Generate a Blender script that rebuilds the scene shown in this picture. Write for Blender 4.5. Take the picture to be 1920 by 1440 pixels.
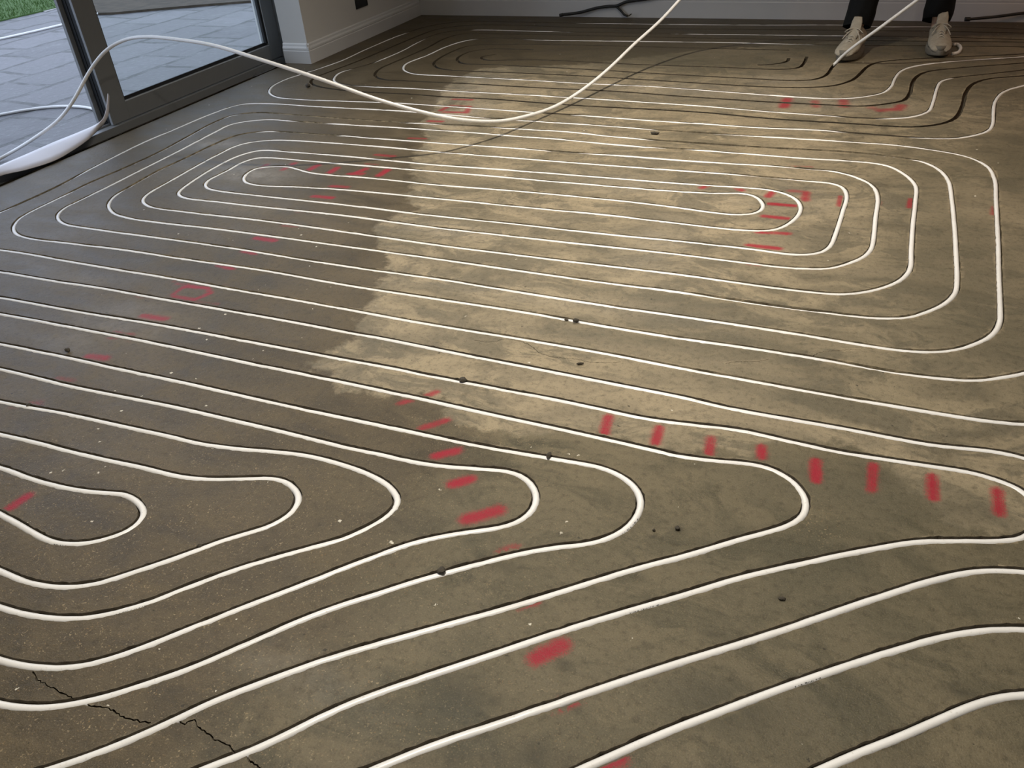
import bpy, bmesh, math, random
import numpy as np
from mathutils import Vector, Matrix, noise

for o in list(bpy.data.objects):
    bpy.data.objects.remove(o)
random.seed(7)
sc = bpy.context.scene
COL = sc.collection

# ------------------------------------------------------------------ camera
H = 1.25
F = 1530.0
R = np.array([[0.9207833, -0.1696437, 0.3512536],
              [0.3845933, 0.5452462, -0.7448453],
              [-0.0651614, 0.8209309, 0.5672975]])      # camera axes -> world
cam = bpy.data.cameras.new('camera')
cam.sensor_fit = 'HORIZONTAL'
cam.sensor_width = 36.0
cam.lens = F * 36.0 / 1920.0
cam.clip_start = 0.02
co = bpy.data.objects.new('camera', cam)
COL.objects.link(co)
q, s, vt = np.linalg.svd(R)
R = q @ vt
co.matrix_world = Matrix([[*R[0], 0], [*R[1], 0], [*R[2], H], [0, 0, 0, 1]])
sc.camera = co

# ------------------------------------------------------------------ light
EXPO = 0.0
DAY = 2.1
LAMPS = [  # x, y, watts, cone, colour
    (-1.05, 3.55, 265.0, 112, (1.0, 0.91, 0.78)),
    (-0.75, 1.05, 225.0, 140, (1.0, 0.93, 0.82)),
    (0.75, 2.0, 18.0, 140, (1.0, 0.90, 0.76)),
    (-2.4, 4.4, 30.0, 100, (1.0, 0.92, 0.82)),
    (1.9, 4.7, 40.0, 140, (1.0, 0.58, 0.34)),  # extra warm spot added to tint the far right, no known fixture
]
sc.view_settings.view_transform = 'Standard'
sc.view_settings.look = 'None'
sc.view_settings.exposure = EXPO
sc.view_settings.gamma = 1.0
sc.view_settings.use_curve_mapping = False
world = bpy.data.worlds.new('overcast_sky')
sc.world = world
world.use_nodes = True
bg = world.node_tree.nodes['Background']
bg.inputs[0].default_value = (0.68, 0.79, 1.0, 1)
bg.inputs[1].default_value = DAY
for i, (x, y, w, a, colr) in enumerate(LAMPS):
    l = bpy.data.lights.new('downlight_and_fill', 'SPOT')
    l.energy = w
    l.color = colr
    l.spot_size = math.radians(a)
    l.spot_blend = 0.9
    l.shadow_soft_size = 0.035
    lo = bpy.data.objects.new('downlight_and_fill', l)
    lo.location = (x, y, 2.37)
    COL.objects.link(lo)
pl_ = bpy.data.lights.new('doorway_daylight', 'AREA')
pl_.shape = 'RECTANGLE'
pl_.size = 3.4
pl_.size_y = 2.1
pl_.cycles.is_portal = True
po = bpy.data.objects.new('doorway_daylight', pl_)
po.matrix_world = Matrix(((0, 0, -1, -3.97), (1, 0, 0, 3.2), (0, -1, 0, 1.1), (0, 0, 0, 1)))
COL.objects.link(po)


# ------------------------------------------------------------------ helpers
def fl(u, v, z=0.0):
    """where the sight line of photo point (u, v) meets the horizontal plane z"""
    r = R @ np.array([u - 960.0, -(v - 720.0), -F])
    t = (z - H) / r[2]
    return Vector((r[0] * t, r[1] * t, z))


def onplane(u, v, axis, val):
    r = R @ np.array([u - 960.0, -(v - 720.0), -F])
    o = np.array([0, 0, H])
    t = (val - o[axis]) / r[axis]
    return Vector(o + r * t)


def nodes(name):
    m = bpy.data.materials.new(name)
    m.use_nodes = True
    nt = m.node_tree
    return m, nt, nt.nodes['Principled BSDF']


def N(nt, t, **kw):
    n = nt.nodes.new(t)
    for k, v in kw.items():
        if k in n.inputs:
            n.inputs[k].default_value = v
        else:
            setattr(n, k, v)
    return n


def link(nt, a, b):
    nt.links.new(a, b)


def ramp(nt, fac, stops):
    r = nt.nodes.new('ShaderNodeValToRGB')
    els = r.color_ramp.elements
    while len(els) < len(stops):
        els.new(0.5)
    for e, (p, c) in zip(els, stops):
        e.position = p
        e.color = (c[0], c[1], c[2], 1) if hasattr(c, '__len__') else (c, c, c, 1)
    link(nt, fac, r.inputs[0])
    return r.outputs[0]


def mix(nt, fac, a, b, blend='MIX'):
    m = nt.nodes.new('ShaderNodeMix')
    m.data_type = 'RGBA'
    m.blend_type = blend
    for sock, v in ((m.inputs[0], fac), (m.inputs[6], a), (m.inputs[7], b)):
        if isinstance(v, bpy.types.NodeSocket):
            link(nt, v, sock)
        elif hasattr(v, '__len__'):
            sock.default_value = (*v, 1)
        else:
            sock.default_value = v
    return m.outputs[2]


def math_(nt, op, a, b=0.0, c=0.0, clamp=False):
    m = nt.nodes.new('ShaderNodeMath')
    m.operation = op
    m.use_clamp = clamp
    for i, v in enumerate((a, b, c)):
        if isinstance(v, bpy.types.NodeSocket):
            link(nt, v, m.inputs[i])
        else:
            m.inputs[i].default_value = v
    return m.outputs[0]


def noise_(nt, vec, scale, detail=4, rough=0.55, dist=0.0):
    n = nt.nodes.new('ShaderNodeTexNoise')
    n.inputs['Scale'].default_value = scale
    n.inputs['Detail'].default_value = detail
    n.inputs['Roughness'].default_value = rough
    n.inputs['Distortion'].default_value = dist
    link(nt, vec, n.inputs['Vector'])
    return n.outputs['Fac']


def simple(name, col, rough=0.6, var=0.12, scale=20, metallic=0.0, bump=0.0, spec=0.5):
    m, nt, b = nodes(name)
    tc = N(nt, 'ShaderNodeTexCoord')
    f = noise_(nt, tc.outputs['Object'], scale, 5)
    c0 = tuple(max(0, x * (1 - var)) for x in col)
    c1 = tuple(min(1, x * (1 + var)) for x in col)
    link(nt, mix(nt, f, c0, c1), b.inputs['Base Color'])
    b.inputs['Roughness'].default_value = rough
    b.inputs['Metallic'].default_value = metallic
    b.inputs['Specular IOR Level'].default_value = spec
    if bump:
        bn = N(nt, 'ShaderNodeBump')
        bn.inputs['Strength'].default_value = bump
        bn.inputs['Distance'].default_value = 0.01
        link(nt, f, bn.inputs['Height'])
        link(nt, bn.outputs[0], b.inputs['Normal'])
    return m


def mesh_obj(name, verts, faces, mat=None, parent=None, smooth=False):
    me = bpy.data.meshes.new(name)
    me.from_pydata([tuple(v) for v in verts], [], [tuple(f) for f in faces])
    me.update()
    if smooth:
        me.polygons.foreach_set('use_smooth', [True] * len(me.polygons))
    if mat:
        me.materials.append(mat)
    o = bpy.data.objects.new(name, me)
    COL.objects.link(o)
    if parent is not None:
        o.parent = parent
    return o


def empty(name, loc=(0, 0, 0)):
    o = bpy.data.objects.new(name, None)
    o.location = loc
    COL.objects.link(o)
    return o


def tag(o, label=None, cat=None, group=None, kind=None):
    if label:
        o['label'] = label
    if cat:
        o['category'] = cat
    if group:
        o['group'] = group
    if kind:
        o['kind'] = kind
    return o


def struct(o):
    o['kind'] = 'structure'
    return o


class MB:
    """collects boxes and prisms into one mesh"""
    def __init__(self):
        self.v, self.f = [], []

    def box(self, x0, x1, y0, y1, z0, z1):
        n = len(self.v)
        self.v += [(x, y, z) for z in (z0, z1) for y in (y0, y1) for x in (x0, x1)]
        self.f += [tuple(n + i for i in f) for f in
                   ((0, 2, 3, 1), (4, 5, 7, 6), (0, 1, 5, 4), (2, 6, 7, 3), (0, 4, 6, 2), (1, 3, 7, 5))]
        return self

    def prism(self, prof, p0, p1, ax):
        """profile points (a, z) swept between p0 and p1 along axis ax ('x' or 'y'); a is the other horizontal axis"""
        n = len(self.v)
        k = len(prof)
        for p in (p0, p1):
            for a, z in prof:
                self.v.append((p, a, z) if ax == 'x' else (a, p, z))
        for i in range(k):
            j = (i + 1) % k
            self.f.append((n + i, n + j, n + k + j, n + k + i))
        self.f.append(tuple(n + i for i in range(k))[::-1])
        self.f.append(tuple(n + k + i for i in range(k)))
        return self

    def build(self, name, mat, parent=None, bevel=0.0, smooth=False):
        o = mesh_obj(name, self.v, self.f, mat, parent, smooth)
        bm = bmesh.new()
        bm.from_mesh(o.data)
        bmesh.ops.recalc_face_normals(bm, faces=bm.faces)
        bm.to_mesh(o.data)
        bm.free()
        if bevel:
            md = o.modifiers.new('bevel', 'BEVEL')
            md.width = bevel
            md.segments = 2
        return o


def cr_sample(pts, step, flags=None):
    """centripetal Catmull-Rom through pts, resampled at about `step`"""
    P = [np.array(p, float) for p in pts]
    fg = list(flags) if flags else [0] * len(P)
    P = [2 * P[0] - P[1]] + P + [2 * P[-1] - P[-2]]
    out, of = [], []
    for i in range(1, len(P) - 2):
        p0, p1, p2, p3 = P[i - 1:i + 3]
        t0 = 0
        t1 = t0 + max(np.linalg.norm(p1 - p0), 1e-6) ** .5
        t2 = t1 + max(np.linalg.norm(p2 - p1), 1e-6) ** .5
        t3 = t2 + max(np.linalg.norm(p3 - p2), 1e-6) ** .5
        n = max(2, int(math.ceil(np.linalg.norm(p2 - p1) / step)))
        for k in range(n):
            t = t1 + (t2 - t1) * k / n
            a1 = (t1 - t) / (t1 - t0) * p0 + (t - t0) / (t1 - t0) * p1
            a2 = (t2 - t) / (t2 - t1) * p1 + (t - t1) / (t2 - t1) * p2
            a3 = (t3 - t) / (t3 - t2) * p2 + (t - t2) / (t3 - t2) * p3
            b1 = (t2 - t) / (t2 - t0) * a1 + (t - t0) / (t2 - t0) * a2
            b2 = (t3 - t) / (t3 - t1) * a2 + (t - t1) / (t3 - t1) * a3
            out.append((t2 - t) / (t2 - t1) * b1 + (t - t1) / (t2 - t1) * b2)
            of.append(fg[i - 1] + (fg[i] - fg[i - 1]) * k / n)
    out.append(P[-2])
    of.append(fg[-1])
    out = np.array(out)
    # drop points that fold back
    keep = [0]
    for i in range(1, len(out)):
        if np.linalg.norm(out[i] - out[keep[-1]]) > step * 0.35:
            keep.append(i)
    return out[keep], np.array(of)[keep]


def smooth_path(P, n):
    P = P.copy()
    for _ in range(n):
        P[1:-1] = (P[:-2] + 2 * P[1:-1] + P[2:]) / 4
    return P


def tube_data(P, rad, k=12, cap=True):
    P = np.asarray(P, float)
    n = len(P)
    T = np.gradient(P, axis=0)
    T /= np.linalg.norm(T, axis=1)[:, None]
    up = np.array([0, 0, 1.0])
    if abs(T[0][2]) > 0.9:
        up = np.array([1.0, 0, 0])
    S = np.zeros_like(P)
    U = np.zeros_like(P)
    u = up
    for i in range(n):
        u = u - T[i] * np.dot(u, T[i])
        u /= np.linalg.norm(u)
        U[i] = u
        S[i] = np.cross(T[i], u)
    ang = np.arange(k) * 2 * math.pi / k
    rr = rad if hasattr(rad, '__len__') else np.full(n, rad)
    V = (P[:, None, :] + (np.cos(ang)[None, :, None] * S[:, None, :] +
                          np.sin(ang)[None, :, None] * U[:, None, :]) * np.asarray(rr)[:, None, None])
    V = V.reshape(-1, 3)
    F_ = []
    for i in range(n - 1):
        a = i * k
        for j in range(k):
            j2 = (j + 1) % k
            F_.append((a + j, a + j2, a + k + j2, a + k + j))
    if cap:
        F_.append(tuple(range(k))[::-1])
        F_.append(tuple((n - 1) * k + j for j in range(k)))
    return V, F_


def noise1(P, scale, seed):
    return np.array([noise.noise(Vector((p[0] * scale + seed, p[1] * scale, seed * 1.7))) for p in P])


# ------------------------------------------------------------------ pipe routes
def parse(s):
    pts, fg = [], []
    for w in s.split():
        a = [float(x) for x in w.split(',')]
        pts.append((a[0], a[1]))
        fg.append(a[2] if len(a) > 2 else 0)
    return pts, fg


# every segment is written from left to right / from its upper to its lower end
SEG = dict(
    p="640,532 807,558 973,583 1140,612 1280,634 1400,651 1547,674 1647,692,0.4 1747,707 1813,712 1847,711 1887,705 1920,699 1990,672 2070,640",
    L1="485,211,1 437,216 400,230,1 350,257,1 300,284,1 235,314,1 167,343,1 117,368 67,392 37,408 25,423 27,435 40,442 67,448 117,454 233,468 333,483 417,495 500,507",
    Q="1323,269,1 1250,264,1 1185,259 1140,255 1065,247 965,241 875,235,1 785,231 700,226,2 640,222,2 560,216,2",
    R6="1323,269,1 1447,277,1 1580,284,1 1663,292,1 1727,302 1760,317 1778,337 1785,373 1790,423 1793,473 1795,523 1792,547 1773,567 1740,583 1707,593 1663,596 1613,593 1547,585 1490,578,1 1430,570,1",
    n="1280,548 1140,530 973,507 807,483 640,460",
    L3="505,246 450,252,1 400,271,1 367,287,1 333,303,1 300,318,1 250,346,1 220,363 205,377 203,387 213,399 240,408 300,417 400,428 500,441",
    e="560,249,2 600,252,2 640,254 700,259 840,269 985,279 1065,285,0.6 1165,292 1280,301 1447,311 1513,316,0.6 1570,322",
    R4="1613,335 1637,348 1646,367 1642,407 1638,447 1633,467 1617,482 1590,493 1557,502 1513,503 1467,500 1380,490",
    l="1280,477 1073,455 940,440 807,425 640,403",
    L5="550,285 487,282 450,291 400,315 343,352 333,362 340,368 353,372 400,377 467,385",
    g="550,285 640,292 807,308 973,320 1165,335 1280,344 1360,349",
    R2="1440,355 1470,362 1493,373 1502,387 1497,403 1480,418 1453,430 1423,432 1380,430",
    j="1280,419 1140,403 973,387 873,377 640,355 560,350",
    L7="485,347 460,341 456,334 462,325 478,316 507,312 540,312 562,318 580,323",
    i="600,326 700,334 840,348 973,358 1173,377 1280,390",
    R1="1330,397 1380,402 1413,400 1428,392 1431,382 1417,368 1393,362 1347,362",
    h="1280,359 1040,340 840,323 640,307 575,301",
    L6="482,296 450,306 433,316 390,338 384,346 390,353 407,357 500,368",
    k="640,383 807,403 973,420 1140,439 1280,452",
    R3="1413,467 1480,476 1513,477 1540,472 1557,460 1567,437 1582,390 1588,368 1582,352 1563,344 1513,339 1440,332,0.7 1367,326",
    f="1280,320 1065,304 840,286 725,276 625,268",
    L4="500,263 450,271 400,294 317,340 283,359 267,373 273,383 290,389 333,395 400,403 500,414",
    m="640,433 807,457 973,478 1140,498 1280,515",
    R5="1447,538 1513,546 1573,551 1613,548 1657,538 1690,523 1707,503 1709,473 1712,423 1717,373 1717,347 1697,327 1663,310 1613,303 1513,297 1413,289",
    d="1320,282 1265,278,1 1202,275 1140,270 1052,261 965,255 880,248 775,241 625,232 580,229,2 550,227",
    L2="500,224 437,232 400,249 333,284 267,317 200,351 150,375 120,390 107,403 110,412 123,420 150,425 233,437 333,450 433,464",
    o="640,497 840,525 973,547 1140,573 1280,593",
    R7="1480,623 1613,645 1697,657 1747,659 1790,655 1830,643 1860,627 1875,603 1876,573 1874,523 1873,473 1871,423 1868,373 1865,333 1850,310 1813,293 1763,283 1680,272 1580,265 1447,257",
    P="1320,249,0.6 1260,245,1 1202,241 1125,235 984,226 940,223,1 900,220 825,214 750,208 600,200",
    L0="500,194 450,196 400,212 333,240 267,268 167,318 100,353,1 0,398 -60,424 -92,441 -104,451 -92,459 -50,463 0,468",
    q="50,475 133,490 233,507 333,523 433,541 533,558 640,577 763,600 873,618 973,634 1140,663 1280,690 1380,708 1480,726 1580,744 1680,761 1780,778 1863,790 1920,794 2020,796 2150,792",
)


def seg(name, rev=False):
    p, fg = parse(SEG[name])
    if rev:
        return p[::-1], fg[::-1]
    return p, fg


spiral = []
for nm, rv in [('p', 1), ('L1', 1), ('Q', 1), ('R6', 0), ('n', 0), ('L3', 1), ('e', 0), ('R4', 0), ('l', 0),
               ('L5', 1), ('g', 0), ('R2', 0), ('j', 0), ('L7', 0), ('i', 0), ('R1', 0), ('h', 0), ('L6', 0),
               ('k', 0), ('R3', 0), ('f', 0), ('L4', 0), ('m', 0), ('R5', 0), ('d', 0), ('L2', 0), ('o', 0),
               ('R7', 0), ('P', 0), ('L0', 0), ('q', 0)]:
    p, fg = seg(nm, rv)
    for a, b in zip(p, fg):
        if not spiral or math.hypot(spiral[-1][0] - a[0], spiral[-1][1] - a[1]) > 3:
            spiral.append((a[0], a[1], b))

RUNS = {
    'F1': "-170,850 -60,860 0,875 50,893 100,908 150,918 200,923 233,925 253,935 267,950 268,963 260,977 240,993 200,1008 160,1017 127,1018 100,1015 67,1000 33,980 0,962 -50,935 -120,905",
    'F2': "-150,775 -60,799 0,813 67,828 133,845 200,861 267,875 317,888 350,894 400,897 450,896 507,895 533,900 553,915 560,930 555,948 540,965 510,983 467,997 417,1012 367,1031 300,1055 233,1077 187,1091 140,1098 107,1099 67,1093 33,1083 0,1068 -60,1045 -140,1010",
    'F3': "-150,720 -60,739 0,752 53,762 117,773 200,791 267,806 317,817 367,829 417,837 467,842 533,847 583,854 640,869 673,880 707,895 730,910 745,928 745,943 733,960 707,978 673,995 640,1010 583,1025 500,1048 417,1075 333,1106 267,1132 200,1149 150,1157 100,1157 50,1150 0,1136 -60,1115 -140,1085",
    'F4': "-150,662 -60,680 0,691 67,707 133,723 233,743 333,763 433,786 533,809 640,835 707,849 773,864 823,872 873,876 923,879 960,883 987,896 1002,914 1006,933 1000,953 980,972 950,985 900,993 840,1002 773,1017 707,1040 640,1065 567,1095 467,1133 367,1172 283,1206 200,1235 150,1246 100,1250 50,1247 0,1236 -60,1215 -140,1182",
    'F5': "-150,618 -60,634 0,644 67,657 133,671 233,693 333,714 433,736 533,758 640,781 740,802 840,823 940,842 1027,857 1073,865 1123,874 1153,885 1183,904 1200,927 1202,950 1190,973 1170,993 1140,1008 1107,1017 1040,1025 973,1037 907,1053 840,1071 773,1090 707,1112 640,1133 567,1160 467,1203 367,1247 267,1282 200,1303 133,1318 83,1324 33,1323 0,1318 -60,1302 -140,1275",
    'F6': "-150,565 -60,578 0,588 67,600 167,619 267,638 367,659 467,680 567,700 640,715 707,729 773,743 840,758 940,780 1040,801 1140,823 1240,846 1280,855 1347,863 1397,867 1440,875 1480,895 1507,922 1513,943 1508,962 1490,977 1457,990 1413,1002 1347,1022 1280,1042 1207,1061 1107,1090 1040,1111 940,1141 840,1169 740,1197 640,1225 567,1250 467,1287 400,1313 333,1345 267,1375 200,1403 100,1438 30,1458 -80,1480",
    'F7': "-150,535 -60,548 0,557 143,583 267,603 400,627 533,652 640,672 740,690 807,704 867,715 940,729 1040,748 1140,769 1207,783 1280,793 1380,804 1480,826 1580,847 1680,863 1747,873 1813,883 1863,896 1900,910 1920,921 1940,943 1946,967 1938,992 1920,1006 1893,1011 1847,1013 1780,1012 1713,1015 1647,1026 1547,1045 1447,1067 1380,1083 1280,1114 1207,1135 1107,1165 1040,1186 940,1220 840,1253 740,1286 640,1324 533,1377 467,1407 380,1440 300,1475",
    'M1': "-150,488 -60,500 0,509 100,526 200,541 277,555 367,571 467,588 567,606 640,620 707,632 807,652 973,684 1140,717 1280,744 1380,767 1480,785 1580,802 1680,821 1747,833 1813,840 1863,845 1920,857 2020,885 2120,930",
    'F9': "2080,1120 2010,1090 1960,1076 1920,1070 1847,1068 1797,1075 1713,1097 1613,1130 1513,1164 1413,1197 1280,1238 1207,1262 1107,1296 1007,1330 907,1363 807,1397 707,1437 600,1480",
    'F10': "2080,1200 2010,1186 1920,1177 1863,1178 1797,1186 1713,1206 1613,1238 1513,1272 1413,1308 1347,1333 1280,1358 1207,1388 1140,1418 1090,1440 980,1490",
    'F11': "2080,1310 2000,1298 1920,1300 1880,1304 1830,1318 1747,1353 1680,1382 1613,1408 1547,1437 1440,1485",
    # circuits behind the spiral: pipe already pressed in
    'R': "2050,125 1980,140 1920,160 1885,170 1867,188 1863,210 1862,230 1855,243 1830,253 1790,259 1740,259 1680,255,0.7 1600,249,0.7 1540,244 1440,240 1320,232 1250,228 1085,216 1040,213,1 995,210 880,202 760,194 720,192 560,186 520,182 505,173 510,162 535,149 575,136 637,115 687,92 750,66 800,50,1 850,42,1 900,40,1 1000,42,1 1135,44 1295,46 1440,47 1582,47 1647,50 1737,50 1830,51,1 1920,55,1 2050,60,1",
    'T': "2050,115,1 1920,131,1 1850,139,1 1800,144,1 1780,147 1765,152 1757,165 1750,190 1740,209 1715,218 1677,222 1615,221,1 1540,216 1440,209 1320,199 1140,187 990,178 840,170 775,166 687,162 645,158,0.6 630,154 626,147 640,135 690,121,1 712,113 750,97 782,80 815,65,1 850,58,1 890,56 1022,59 1150,61,1 1303,64 1390,65 1485,66 1575,67 1700,69,1 1850,72,1 1950,76,1",
    'V': "2050,95 1920,106 1840,111 1765,117 1715,124 1692,131 1679,145 1671,162 1654,174 1615,182 1570,185 1515,183 1440,178 1320,169 1240,163 1090,156 990,150 840,142 782,139 762,134 756,127 762,119 800,104 840,86 880,75 925,71,1 1012,75 1150,77 1320,79 1501,83 1600,85,1 1750,86,1 1920,88,1 2050,92,1",
}
GROOVES = {
    'S': "2050,130 1920,142 1852,148 1825,157 1812,172 1804,200 1790,222 1765,232 1715,238 1600,232 1440,222 1320,211 1070,197 990,191 910,185 840,182 775,177 650,170 590,160 583,152 590,146 625,132 665,117 725,92 770,73 820,55 870,48 950,47 1100,52 1500,56 1765,59 1920,62 2050,66",
    'U': "2050,107 1920,118 1790,128 1740,134 1721,142 1711,155 1706,175 1692,189 1652,196 1615,199 1540,196 1440,191 1270,180 1165,172 1000,164 915,159 770,152 725,150 706,145 703,139 712,129 750,112 800,90 835,72 865,64 950,64 1300,71 1600,76 1920,79 2050,82",
    'W': "2050,92 1920,101 1740,109 1690,112 1645,117 1625,126 1613,138 1594,152 1560,161 1515,164 1440,163 1250,152 1120,144 1000,138 840,131 820,127 813,119 820,112 845,98 880,86 950,83 1100,85 1300,90 1480,94",
    'X': "1585,105 1567,119 1559,128 1549,141 1527,149 1490,151 1400,147 1250,139 1100,130 915,121 868,119 857,112 864,104 885,96 915,92 1000,93",
    'Y': "1513,106 1507,119 1497,127 1465,130 1350,126 1200,121 1000,112 915,113 903,110 905,106 930,102",
    'Z': "1479,109 1476,115 1455,120 1420,122",
}

PR = 0.0083      # pipe radius


def floor_path(pts, flags, step=0.022, sm=2):
    P = [tuple(fl(a, b, 0)) for a, b in pts]
    flags = list(flags)

    def tail(e_, prev):
        d = np.array(e_) - np.array(prev)
        d /= np.linalg.norm(d)
        m_ = np.array(e_) + d * .05 + np.array([.14, 0, 0])
        return [tuple(m_), (m_[0] + .35, m_[1], 0), (2.35, m_[1], 0)]

    # runs that leave the view on the right go on to the far side of the room
    if P[-1][0] > .45 and abs(P[-1][0] - P[-2][0]) > .05:
        P = P + tail(P[-1], P[-2])
        flags += [flags[-1]] * 3
    if P[0][0] > .45 and abs(P[0][0] - P[1][0]) > .05:
        P = tail(P[0], P[1])[::-1] + P
        flags = [flags[0]] * 3 + flags
    S, fg = cr_sample(P, step, flags)
    return smooth_path(S, sm), fg


PATHS = {}
PATHS['spiral'] = floor_path([(a, b) for a, b, c in spiral], [c for a, b, c in spiral])
for kx, s_ in list(RUNS.items()) + list(GROOVES.items()):
    p, fg = parse(s_)
    PATHS[kx] = floor_path(p, fg)

# ------------------------------------------------------------------ materials
M = {}
M['pipe'], nt, b = nodes('white_plastic_pipe')
tc = N(nt, 'ShaderNodeTexCoord')
g1 = noise_(nt, tc.outputs['Object'], 9, 6, 0.65)
g2 = noise_(nt, tc.outputs['Object'], 160, 3, 0.6)
c = mix(nt, ramp(nt, g1, [(0.45, 0), (0.75, 0.5)]), (0.86, 0.855, 0.84), (0.70, 0.68, 0.64))
c = mix(nt, ramp(nt, g2, [(0.62, 0), (0.72, 0.35)]), c, (0.42, 0.38, 0.30))
link(nt, c, b.inputs['Base Color'])
b.inputs['Roughness'].default_value = 0.34
b.inputs['Subsurface Weight'].default_value = 0.0

# --- concrete
M['floor'], nt, b = nodes('ground_concrete_screed')
tc = N(nt, 'ShaderNodeTexCoord')
OBJ = tc.outputs['Object']
map1 = N(nt, 'ShaderNodeMapping')
map1.inputs['Scale'].default_value = (0.75, 1.5, 1)
map1.inputs['Rotation'].default_value = (0, 0, 0.12)
link(nt, OBJ, map1.inputs['Vector'])
STR = map1.outputs[0]


def attr(name):
    a = nt.nodes.new('ShaderNodeAttribute')
    a.attribute_name = name
    return a.outputs['Fac']


dv = N(nt, 'ShaderNodeTexNoise')
dv.inputs['Scale'].default_value = 2.6
dv.inputs['Detail'].default_value = 4
link(nt, OBJ, dv.inputs['Vector'])
dsc = N(nt, 'ShaderNodeVectorMath', operation='SCALE')
link(nt, dv.outputs['Color'], dsc.inputs[0])
dsc.inputs['Scale'].default_value = 0.35
dad = N(nt, 'ShaderNodeVectorMath', operation='ADD')
link(nt, STR, dad.inputs[0])
link(nt, dsc.outputs[0], dad.inputs[1])
SW = dad.outputs[0]
jv = N(nt, 'ShaderNodeTexNoise')
jv.inputs['Scale'].default_value = 120
link(nt, OBJ, jv.inputs['Vector'])
jsc = N(nt, 'ShaderNodeVectorMath', operation='SCALE')
link(nt, jv.outputs['Color'], jsc.inputs[0])
jsc.inputs['Scale'].default_value = 0.012
jad = N(nt, 'ShaderNodeVectorMath', operation='ADD')
link(nt, OBJ, jad.inputs[0])
link(nt, jsc.outputs[0], jad.inputs[1])
JIT = jad.outputs[0]
big = noise_(nt, SW, 2.4, 6, 0.6, 0.3)
mid = noise_(nt, SW, 6.5, 9, 0.66, 0.5)
blot = noise_(nt, SW, 4.4, 9, 0.72, 1.2)
fine = noise_(nt, OBJ, 60, 6, 0.7)
grain = noise_(nt, OBJ, 330, 3, 0.7)
edge = noise_(nt, OBJ, 16, 6, 0.65)
# dark sandy screed
dark = mix(nt, ramp(nt, mid, [(0.35, 0), (0.65, 1)]), (0.062, 0.048, 0.027), (0.116, 0.090, 0.052))
dark = mix(nt, ramp(nt, big, [(0.42, 0), (0.65, 0.6)]), dark, (0.140, 0.110, 0.066))
# smoother grey-green concrete of the foreground
smo = mix(nt, ramp(nt, mid, [(0.36, 0), (0.62, 1)]), (0.072, 0.064, 0.038), (0.155, 0.130, 0.080))
smo = mix(nt, ramp(nt, blot, [(0.44, 0), (0.54, 0.7)]), smo, (0.185, 0.153, 0.094))
smo = mix(nt, ramp(nt, big, [(0.55, 0), (0.68, 0.7)]), smo, (0.068, 0.063, 0.040))
sd_ = math_(nt, 'ADD', attr('smooth'), math_(nt, 'MULTIPLY', math_(nt, 'SUBTRACT', edge, 0.5), 0.30))
sm_ = N(nt, 'ShaderNodeMapRange')
sm_.inputs['From Min'].default_value = -0.09
sm_.inputs['From Max'].default_value = 0.09
link(nt, sd_, sm_.inputs['Value'])
dark = mix(nt, sm_.outputs[0], dark, smo)
# pale trowelled patch
pale = mix(nt, ramp(nt, mid, [(0.36, 0), (0.60, 1)]), (0.145, 0.124, 0.082), (0.340, 0.280, 0.182))
pale = mix(nt, ramp(nt, blot, [(0.49, 0), (0.55, 0.8)]), pale, (0.152, 0.132, 0.090))
pale = mix(nt, ramp(nt, big, [(0.50, 0), (0.64, 0.6)]), pale, (0.36, 0.295, 0.195))
pd = math_(nt, 'ADD', attr('pale'), math_(nt, 'MULTIPLY', math_(nt, 'SUBTRACT', edge, 0.5), 0.16))
pm = N(nt, 'ShaderNodeMapRange')
pm.inputs['From Min'].default_value = -0.012
pm.inputs['From Max'].default_value = 0.012
link(nt, pd, pm.inputs['Value'])
base = mix(nt, pm.outputs[0], dark, pale)
# damp zones plus painted light falloff, then dusty zones plus painted lamp highlights
base = mix(nt, math_(nt, 'MULTIPLY', attr('damp_falloff'), ramp(nt, mid, [(0.25, 0.35), (0.65, 1)]), clamp=True), base, (0.098, 0.088, 0.057))
base = mix(nt, math_(nt, 'MULTIPLY', attr('dust_highlight'), ramp(nt, edge, [(0.3, 0.25), (0.65, 1)]), clamp=True), base, (0.42, 0.39, 0.34))
# fine speckle
base = mix(nt, ramp(nt, fine, [(0.30, 0.5), (0.5, 0), (0.52, 0)]), base, (0.03, 0.025, 0.014))
base = mix(nt, ramp(nt, grain, [(0.30, 0.45), (0.45, 0), (0.56, 0), (0.72, 0.35)]), base, mix(nt, math_(nt, 'GREATER_THAN', grain, 0.5), (0.035, 0.028, 0.016), (0.36, 0.29, 0.18)))
# aggregate showing through in the sandy area
vor = N(nt, 'ShaderNodeTexVoronoi')
vor.inputs['Scale'].default_value = 230
link(nt, JIT, vor.inputs['Vector'])
sel = N(nt, 'ShaderNodeSeparateColor')
link(nt, vor.outputs['Color'], sel.inputs[0])
stone = math_(nt, 'MULTIPLY', math_(nt, 'GREATER_THAN', sel.outputs[0], 0.72),
              math_(nt, 'LESS_THAN', vor.outputs['Distance'], 0.36))
stone = math_(nt, 'MULTIPLY', stone, math_(nt, 'MULTIPLY', attr('sand'), ramp(nt, edge, [(0.4, 0.2), (0.62, 0.8)])))
stonec = mix(nt, sel.outputs[1], (0.20, 0.12, 0.05), (0.42, 0.34, 0.21))
base = mix(nt, stone, base, stonec)
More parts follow.
